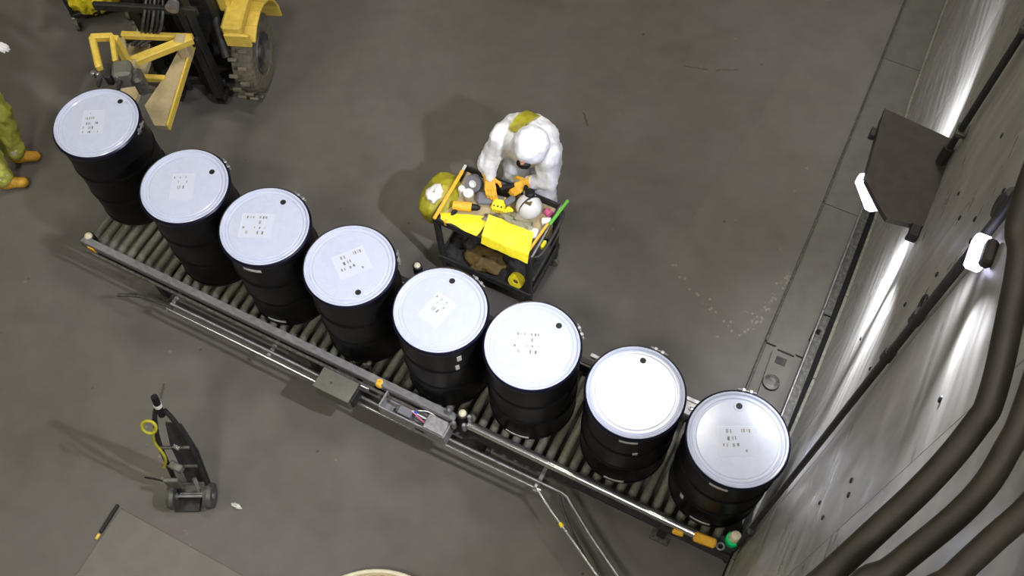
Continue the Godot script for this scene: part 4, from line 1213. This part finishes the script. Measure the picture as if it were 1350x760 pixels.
# ---- person bending over the cart
func bent_person() -> void:
	var o := thing("person", "person in white coveralls with orange gloves bending over the cart", "person", Vector3(-0.09, 0, -1.42))
	var P := func(x: float, y: float, z: float) -> Vector3: return Vector3(x + 0.09, y, z + 1.42)
	var hip: Vector3 = P.call(-0.12, 0.93, -1.53)
	var chest: Vector3 = P.call(-0.075, 1.22, -1.37)
	var neck: Vector3 = P.call(-0.035, 1.37, -1.25)
	var head: Vector3 = P.call(0.03, 1.46, -1.16)
	var sr: Vector3 = P.call(-0.215, 1.30, -1.26)
	var sl: Vector3 = P.call(0.095, 1.29, -1.28)
	var er: Vector3 = P.call(-0.295, 1.07, -1.18)
	var el: Vector3 = P.call(0.125, 1.05, -1.24)
	var wr: Vector3 = P.call(-0.275, 0.985, -1.14)
	var wl: Vector3 = P.call(0.0, 0.975, -1.215)
	var hr := hip + Vector3(-0.10, -0.03, 0)
	var hl := hip + Vector3(0.10, -0.03, 0)
	var kr: Vector3 = P.call(-0.24, 0.50, -1.42)
	var kl: Vector3 = P.call(0.0, 0.50, -1.44)
	var ar: Vector3 = P.call(-0.25, 0.10, -1.50)
	var al: Vector3 = P.call(0.02, 0.10, -1.53)
	var skin := [[hip, chest, 0.11, 0.12], [chest, neck, 0.11, 0.06], [neck, head, 0.05, 0.06],
		[head, head + Vector3(0.0, 0.02, -0.02), 0.083, 0.083], [head + Vector3(0, -0.03, 0.03), head + Vector3(0.0, -0.075, 0.055), 0.065, 0.045],
		[head + Vector3(0, -0.005, 0.085), head + Vector3(0, -0.035, 0.108), 0.012, 0.016],
		[sr, er, 0.042, 0.035], [er, wr, 0.035, 0.025], [sl, el, 0.042, 0.035], [el, wl, 0.035, 0.025],
		[hr, kr, 0.07, 0.05], [kr, ar, 0.048, 0.035], [hl, kl, 0.07, 0.05], [kl, al, 0.048, 0.035], [sr, sl, 0.05, 0.05]]
	put("body", body_mesh(skin, 0.011, 0.03).commit(), M.skin, o)
	for s in [-1.0, 1.0]:
		put("eye", blob(mb(), head + Vector3(0.032 * s, 0.0, 0.078), Vector3(0.012, 0.012, 0.010), 0.0, 1, 1.0, 12).commit(), M.white, o)
	put("mask", blob(mb(), head + Vector3(0, -0.055, 0.085), Vector3(0.048, 0.04, 0.04), 0.2, 3, 5.0, 18).commit(), M.black, o)
	var suit := [[hip + Vector3(0, -0.02, 0), chest, 0.155, 0.165], [chest, neck + Vector3(-0.01, -0.03, -0.03), 0.165, 0.09],
		[chest + Vector3(-0.10, 0.02, 0.0), sr, 0.13, 0.085], [chest + Vector3(0.10, 0.02, 0.0), sl, 0.12, 0.08],
		[sr, er, 0.082, 0.068], [er, wr, 0.066, 0.048], [sl, el, 0.078, 0.066], [el, wl, 0.064, 0.044],
		[hr, kr, 0.11, 0.088], [kr, ar, 0.088, 0.070], [hl, kl, 0.11, 0.088], [kl, al, 0.088, 0.070]]
	put("coverall", body_mesh(suit, 0.0115, 0.045, 0.022, 21, 5.5).commit(), M.tyvek, o)
	# hood: wraps the head, open at the face
	put("hood", body_mesh([[head + Vector3(0.0, 0.018, -0.022), head + Vector3(0.0, 0.0, -0.01), 0.120, 0.114], [head + Vector3(0, -0.04, -0.05), neck + Vector3(0, -0.05, -0.02), 0.10, 0.12], [head + Vector3(0, 0.03, 0.02), head + Vector3(0, 0.045, 0.055), 0.085, 0.06]], 0.009, 0.035, 0.010, 22, 6.0).commit(), M.tyvek, o)
	# olive strap over the back, following the suit
	var A: Vector3 = P.call(-0.155, 1.335, -1.50)
	var st := mb()
	var pts := [P.call(-0.10, 1.22, -1.56), P.call(-0.105, 1.345, -1.50), P.call(-0.115, 1.415, -1.41), P.call(-0.13, 1.43, -1.335), P.call(-0.14, 1.40, -1.27)]
	var sp := smooth_path(pts, 4)
	var rows := []
	for k in sp.size():
		var dd: Vector3 = (sp[min(k + 1, sp.size() - 1)] - sp[max(k - 1, 0)]).normalized()
		var sd := dd.cross(Vector3(0, 1, -0.5)).normalized() * 0.048
		rows.append([sp[k] - sd, sp[k] + sd])
	sheet(st, rows, sp.size() - 1, 4, 0.0, 5, 0.02)
	put("strap", st.commit(), M.olive, o)
	put("glove", hand(wr + (wr - er).normalized() * 0.015, Vector3(0.45, -0.55, 0.70), Vector3(0, 0.8, 0.6), -1.0, 0.5).commit(), M.orange, o)
	put("cuff", tube(mb(), [wr - (wr - er).normalized() * 0.02, wr + (wr - er).normalized() * 0.035], [0.05, 0.036], 16).commit(), M.orange, o)
	put("glove", hand(wl + (wl - el).normalized() * 0.015, Vector3(-0.6, -0.4, 0.6), Vector3(0, 0.8, 0.6), 1.0, 0.5).commit(), M.orange, o)
	put("cuff", tube(mb(), [wl - (wl - el).normalized() * 0.02, wl + (wl - el).normalized() * 0.035], [0.046, 0.034], 16).commit(), M.orange, o)
	for a in [ar, al]:
		put("boot", body_mesh([[a + Vector3(0, 0.06, 0), a + Vector3(0, -0.045, 0), 0.062, 0.054], [a + Vector3(0, -0.05, -0.03), a + Vector3(0, -0.058, 0.16), 0.048, 0.042]], 0.009, 0.03).commit(), M.boot, o)

# ---- person cut by the left edge
func edge_person() -> void:
	var o := thing("person", "person in yellow-green trousers and tan boots standing at the left edge", "person", Vector3(-4.15, 0, -0.05))
	var f := Vector3(0.87, 0, -0.49)
	var r := Vector3(0.49, 0, 0.87)
	var b := Vector3(-4.15, 0, -0.05)
	var a1 := Vector3(-4.13, 0.11, -0.145) - b
	var a2 := Vector3(-4.05, 0.11, 0.10) - b
	var hip := Vector3(-4.26, 0.90, -0.22) - b
	var k1 := Vector3(-4.16, 0.50, -0.24) - b
	var k2 := Vector3(-4.13, 0.50, 0.02) - b
	var chest := Vector3(-4.34, 1.28, -0.26) - b
	var neck := Vector3(-4.34, 1.48, -0.28) - b
	var head := Vector3(-4.31, 1.64, -0.29) - b
	var s1 := chest + r * -0.19 + Vector3(0, 0.10, 0)
	var s2 := chest + r * 0.19 + Vector3(0, 0.10, 0)
	var e1 := Vector3(-4.33, 1.14, -0.52) - b
	var w1 := Vector3(-4.17, 1.06, -0.47) - b
	var e2 := s2 + Vector3(0.05, -0.29, 0.05)
	var w2 := e2 + f * 0.16 + Vector3(0, -0.17, 0)
	var skin := [[hip, chest, 0.11, 0.12], [chest, neck, 0.11, 0.055], [neck, head, 0.05, 0.06], [head, head + Vector3(0, 0.03, 0), 0.083, 0.08],
		[head + f * 0.03 - Vector3(0, 0.03, 0), head + f * 0.055 - Vector3(0, 0.08, 0), 0.062, 0.042], [head + f * 0.09, head + f * 0.108 - Vector3(0, 0.03, 0), 0.011, 0.015],
		[head + r * 0.085, head + r * 0.088 - Vector3(0, 0.03, 0), 0.014, 0.010], [head - r * 0.085, head - r * 0.088 - Vector3(0, 0.03, 0), 0.014, 0.010],
		[s1, e1, 0.045, 0.038], [e1, w1, 0.037, 0.026], [s2, e2, 0.045, 0.038], [e2, w2, 0.037, 0.026], [s1, s2, 0.05, 0.05],
		[hip - r * 0.09, k1, 0.07, 0.05], [k1, a1, 0.048, 0.035], [hip + r * 0.09, k2, 0.07, 0.05], [k2, a2, 0.048, 0.035]]
	put("body", body_mesh(skin, 0.012, 0.03).commit(), M.skin, o)
	for s in [-1.0, 1.0]:
		put("eye", blob(mb(), head + f * 0.078 + r * 0.032 * s, Vector3(0.011, 0.011, 0.011), 0.0, 1, 1.0, 12).commit(), M.white, o)
	put("hair", body_mesh([[head + Vector3(0, 0.045, 0) - f * 0.02, head + Vector3(0, 0.02, 0) - f * 0.03, 0.085, 0.082]], 0.01, 0.02).commit(), M.brown, o)
	put("trousers", body_mesh([[hip + Vector3(0, 0.06, 0), hip, 0.145, 0.15], [hip - r * 0.09, k1, 0.115, 0.098], [k1, a1 + Vector3(0, 0.03, 0), 0.098, 0.082], [hip + r * 0.09, k2, 0.115, 0.098], [k2, a2 + Vector3(0, 0.03, 0), 0.098, 0.082]], 0.012, 0.03, 0.024, 33, 9.0).commit(), M.pants, o)
	put("shirt", body_mesh([[hip + Vector3(0, 0.12, 0), chest, 0.145, 0.155], [chest, neck - Vector3(0, 0.06, 0), 0.15, 0.075], [chest - r * 0.08, s1, 0.11, 0.075], [chest + r * 0.08, s2, 0.11, 0.075], [s1, e1, 0.07, 0.058], [e1, w1, 0.055, 0.042], [s2, e2, 0.07, 0.058], [e2, w2, 0.055, 0.042]], 0.012, 0.04, 0.02, 34, 9.0).commit(), M.pants, o)
	put("glove", hand(w1 + (w1 - e1).normalized() * 0.01, f + Vector3(0, -0.2, 0), Vector3.UP, -1.0, 0.35).commit(), M.white, o)
	put("glove", hand(w2, f + Vector3(0, -0.6, 0), Vector3.UP, 1.0, 0.35).commit(), M.white, o)
	for a in [a1, a2]:
		put("boot", body_mesh([[a + Vector3(0, 0.05, 0), a + Vector3(0, -0.045, 0), 0.060, 0.056], [a + Vector3(0, -0.055, 0) - f * 0.03, a + Vector3(0, -0.062, 0) + f * 0.13, 0.048, 0.042]], 0.009, 0.03).commit(), M.boot, o)
		put("sock", tube(mb(), [a + Vector3(0.01, 0.02, 0), a + Vector3(0.01, 0.09, 0)], [0.066, 0.064], 16).commit(), M.white, o)

# ---- wheeled bin with a yellow bag, top left
func bag_trolley() -> void:
	var o := thing("bag_trolley", "wheeled dark frame holding a yellow bag, top left beside the forklift", "trolley", Vector3(-4.60, 0, -1.50), atan2(0.67, 0.74))
	var w := 0.44
	var d := 0.46
	var st := mb()
	beam(st, Vector3(0, 0.15, 0), Vector3(w, 0.15, 0), 0.05, 0.05, 0.006)
	beam(st, Vector3(0, 0.15, -d), Vector3(w, 0.15, -d), 0.05, 0.05, 0.006)
	beam(st, Vector3(0, 0.15, 0), Vector3(0, 0.15, -d), 0.05, 0.05, 0.006)
	beam(st, Vector3(w, 0.15, 0), Vector3(w, 0.15, -d), 0.05, 0.05, 0.006)
	put("base_frame", st.commit(), M.dark, o)
	for q in [Vector2(0, 0), Vector2(w, 0), Vector2(w, -d), Vector2(0, -d)]:
		put("post", cyl(mb(), Vector3(q.x, 0.15, q.y), Vector3(q.x, 0.92, q.y), 0.017).commit(), M.dark, o)
		var c := put("caster", cyl(mb(), Vector3(q.x - 0.014, 0.055, q.y + 0.02), Vector3(q.x + 0.014, 0.055, q.y + 0.02), 0.055, 18).commit(), M.rubber, o)
		put("caster_fork", bx(mb(), Vector3(q.x, 0.105, q.y), Vector3(0.05, 0.06, 0.05), 0.006).commit(), M.steel, c)
	var tp := mb()
	beam(tp, Vector3(0, 0.92, 0), Vector3(w, 0.92, 0), 0.03, 0.03)
	beam(tp, Vector3(0, 0.92, -d), Vector3(w, 0.92, -d), 0.03, 0.03)
	beam(tp, Vector3(0, 0.92, 0), Vector3(0, 0.92, -d), 0.03, 0.03)
	beam(tp, Vector3(w, 0.92, 0), Vector3(w, 0.92, -d), 0.03, 0.03)
	put("top_frame", tp.commit(), M.dark, o)
	var caps := []
	for q in [[-0.105, 0.25, 0.56], [-0.30, 0.30, 0.58]]:
		for y in [q[1], q[2]]:
			caps.append([o.position + o.basis * Vector3(0.15, y, q[0]), o.position + o.basis * Vector3(w - 0.15, y, q[0]), 0.16, 0.16])
	single("refuse_bag", body_mesh(caps, 0.014, 0.05, 0.04, 44, 8.0), M.yellow, "full yellow plastic bag inside the wheeled frame, top left", "bag")

# ---- small hand truck standing alone on the floor, bottom left
func hand_truck() -> void:
	var o := thing("hand_truck", "small dark hand truck standing alone on the open floor, bottom left", "hand truck", Vector3(-1.19, 0, 1.53))
	var r := Vector3(0.89, 0, -0.46)
	var up := Vector3(-0.12, 1.0, -0.27)
	var fw := Vector3(0.46, 0, 0.89)
	var at := func(a: float, h: float, c: float) -> Vector3: return r * a + up * h + fw * c
	for s in [-1.0, 1.0]:
		put("rail", tube(mb(), smooth_path([at.call(0.10 * s, 0.06, 0), at.call(0.10 * s, 0.55, 0), at.call(0.065 * s, 0.82, 0.0), at.call(0.028 * s, 0.95, 0.0)], 4), 0.016, 10).commit(), M.dark, o)
		var w := put("wheel", lathe(mb(), [Vector2(0.0, -0.022), Vector2(0.05, -0.022), Vector2(0.085, -0.025), Vector2(0.092, 0.0), Vector2(0.085, 0.025), Vector2(0.05, 0.022), Vector2(0.0, 0.022)], 28, Transform3D(Basis(fw.cross(r).normalized(), r.normalized(), fw.normalized()), r * 0.125 * s + Vector3(0, 0.092, 0.02))).commit(), M.dull, o)
		put("hub", cyl(mb(), r * 0.125 * s + Vector3(0, 0.092, 0.02) - r * 0.03, r * 0.125 * s + Vector3(0, 0.092, 0.02) + r * 0.03, 0.024).commit(), M.steel, w)
	put("axle", cyl(mb(), r * -0.13 + Vector3(0, 0.092, 0.02), r * 0.13 + Vector3(0, 0.092, 0.02), 0.012).commit(), M.steel, o)
	var st := mb()
	var q := [at.call(-0.03, 0.14, -0.012), at.call(0.12, 0.14, -0.012), at.call(0.125, 0.50, -0.012), at.call(0.085, 0.78, -0.012), at.call(-0.01, 0.80, -0.012), at.call(-0.04, 0.56, -0.012)]
	var n := r.cross(up).normalized()
	fan(st, q, n)
	var q2 := []
	for e in q:
		q2.append(e - n * 0.014)
	fan(st, q2, -n)
	for k in 6:
		outward(st, [q[k], q[(k + 1) % 6], q2[(k + 1) % 6], q2[k]], (q[0] + q[3]) * 0.5)
	put("back_panel", st.commit(), M.cartgrey, o)
	put("side_plate", bx(mb(), at.call(-0.10, 0.22, 0.03), Vector3(0.10, 0.16, 0.03), 0.006, Basis(r.normalized(), Vector3.UP, fw.normalized())).commit(), M.boxgrey, o)
	put("nose_plate", bx(mb(), fw * 0.055 - r * 0.05 + Vector3(0, 0.02, 0), Vector3(0.17, 0.012, 0.10), 0.004, Basis(r.normalized(), Vector3.UP, fw.normalized())).commit(), M.dark, o)
	put("nose_heel", bx(mb(), Vector3(0, 0.05, 0), Vector3(0.19, 0.08, 0.02), 0.004, Basis(r.normalized(), Vector3.UP, fw.normalized())).commit(), M.steel, o)
	for h in [0.20, 0.40, 0.60]:
		put("crossbar", cyl(mb(), at.call(-0.10, h, 0.02), at.call(0.10, h, 0.02), 0.012).commit(), M.dull, o)
	put("handle", tube(mb(), [at.call(0, 0.90, 0), at.call(0, 1.08, 0.0)], 0.022, 12).commit(), M.black, o)
	put("handle_collar", cyl(mb(), at.call(0, 0.985, 0), at.call(0, 1.01, 0), 0.025).commit(), M.tape, o)
	put("strap_loop", ring_torus(mb(), at.call(-0.085, 0.86, 0.05), 0.045, 0.011, Vector3(0.3, 0.6, 0.7).normalized(), 22, 8).commit(), M.olive, o)
	put("strap_tail", tube(mb(), smooth_path([at.call(-0.06, 0.84, 0.05), at.call(-0.10, 0.70, 0.04), at.call(-0.07, 0.55, 0.05), at.call(-0.11, 0.42, 0.04)], 5), 0.010, 8).commit(), M.olive, o)
	put("ratchet", bx(mb(), at.call(-0.03, 0.42, 0.04), Vector3(0.09, 0.07, 0.05), 0.008).commit(), M.boxgrey, o)
	put("buckle", bx(mb(), at.call(0.02, 0.62, 0.03), Vector3(0.045, 0.03, 0.03), 0.006).commit(), M.bright, o)
	put("jaw", cyl(mb(), at.call(0.06, 0.17, 0.05), at.call(0.06, 0.30, 0.05), 0.016).commit(), M.bright, o)

func floor_bits() -> void:
	single("floor_mat", bx(mb(), Vector3(-1.07, 0.004, 2.24), Vector3(1.08, 0.012, 0.82), 0.003), M.plate, "thin grey steel sheet lying flat at the bottom left corner of the view", "sheet")
	var s := thing("stick", "short black stick with a yellow tip lying on the floor by the grey sheet", "stick", Vector3(-1.64, 0, 1.93), 0.05)
	put("shaft", beam(mb(), Vector3(0, 0.012, -0.11), Vector3(0, 0.012, 0.10), 0.024, 0.022, 0.006).commit(), M.black, s)
	put("tip", beam(mb(), Vector3(0, 0.012, 0.105), Vector3(0, 0.012, 0.15), 0.022, 0.02, 0.006).commit(), M.truck, s)
	single("paper_scrap", blob(mb(), Vector3(-0.91, 0.012, 1.46), Vector3(0.035, 0.012, 0.018), 0.9, 90, 20.0, 14), M.tape, "small white paper scrap on the floor right of the hand truck", "scrap")
	single("wire_scrap", tube(mb(), smooth_path([Vector3(-1.60, 0.006, 1.58), Vector3(-1.5, 0.006, 1.55), Vector3(-1.40, 0.006, 1.54)], 4), 0.006, 6), M.black, "thin dark wire scrap on the floor left of the hand truck", "wire")
	# round platform whose rim just enters the frame
	var p := thing("round_platform", "round platform with a pale rim, just entering at the bottom of the view", "platform", Vector3(0.455, 0, 1.941))
	put("rim", ring_torus(mb(), Vector3(0, 0.10, 0), 0.585, 0.016, Vector3.UP, 72, 10).commit(), M.cream, p)
	put("skirt", lathe(mb(), [Vector2(0.575, 0.0), Vector2(0.583, 0.10), Vector2(0.56, 0.10)], 64).commit(), M.beige, p)
	put("deck", lathe(mb(), [Vector2(0.57, 0.0), Vector2(0.57, 0.085), Vector2(0.0, 0.085)], 64).commit(), M.beige, p)

# ---- thick hoses hanging beside the wall, close to the camera
func hoses() -> void:
	var A := [Vector3(2.0, 5.9, 0.25), Vector3(2.03, 5.5, 0.62), Vector3(2.065, 5.213, 0.910), Vector3(2.100, 5.158, 1.012), Vector3(2.124, 5.110, 1.105), Vector3(2.149, 5.049, 1.225), Vector3(2.144, 5.024, 1.283), Vector3(2.111, 4.983, 1.392), Vector3(2.058, 4.941, 1.516), Vector3(2.011, 4.906, 1.621), Vector3(1.951, 4.863, 1.749), Vector3(1.90, 4.9, 2.1), Vector3(1.95, 5.5, 2.9)]
	var B := [Vector3(2.12, 6.0, 0.55), Vector3(2.13, 5.5, 0.86), Vector3(2.142, 5.301, 1.095), Vector3(2.152, 5.252, 1.197), Vector3(2.164, 5.198, 1.311), Vector3(2.163, 5.172, 1.369), Vector3(2.145, 5.134, 1.464), Vector3(2.080, 5.090, 1.597), Vector3(2.030, 5.058, 1.696), Vector3(1.98, 5.1, 2.1), Vector3(2.0, 5.7, 2.95)]
	var C := [Vector3(2.16, 6.0, 0.95), Vector3(2.185, 5.55, 1.22), Vector3(2.185, 5.349, 1.409), Vector3(2.178, 5.313, 1.495), Vector3(2.142, 5.285, 1.579), Vector3(2.116, 5.265, 1.639), Vector3(2.081, 5.232, 1.731), Vector3(2.05, 5.3, 2.1), Vector3(2.06, 5.9, 3.0)]
	var n := 0
	for q in [A, B, C]:
		single("hose", tube(mb(), smooth_path(q, 6), [0.0235, 0.0205, 0.0185][n], 20), M.hose, ["thick dark hose looping before the steel wall, furthest left of three", "thick dark hose looping before the steel wall, middle one of three", "thick dark hose at the bottom right corner, third of three"][n], "hose", "thick hoses beside the steel wall")
		n += 1
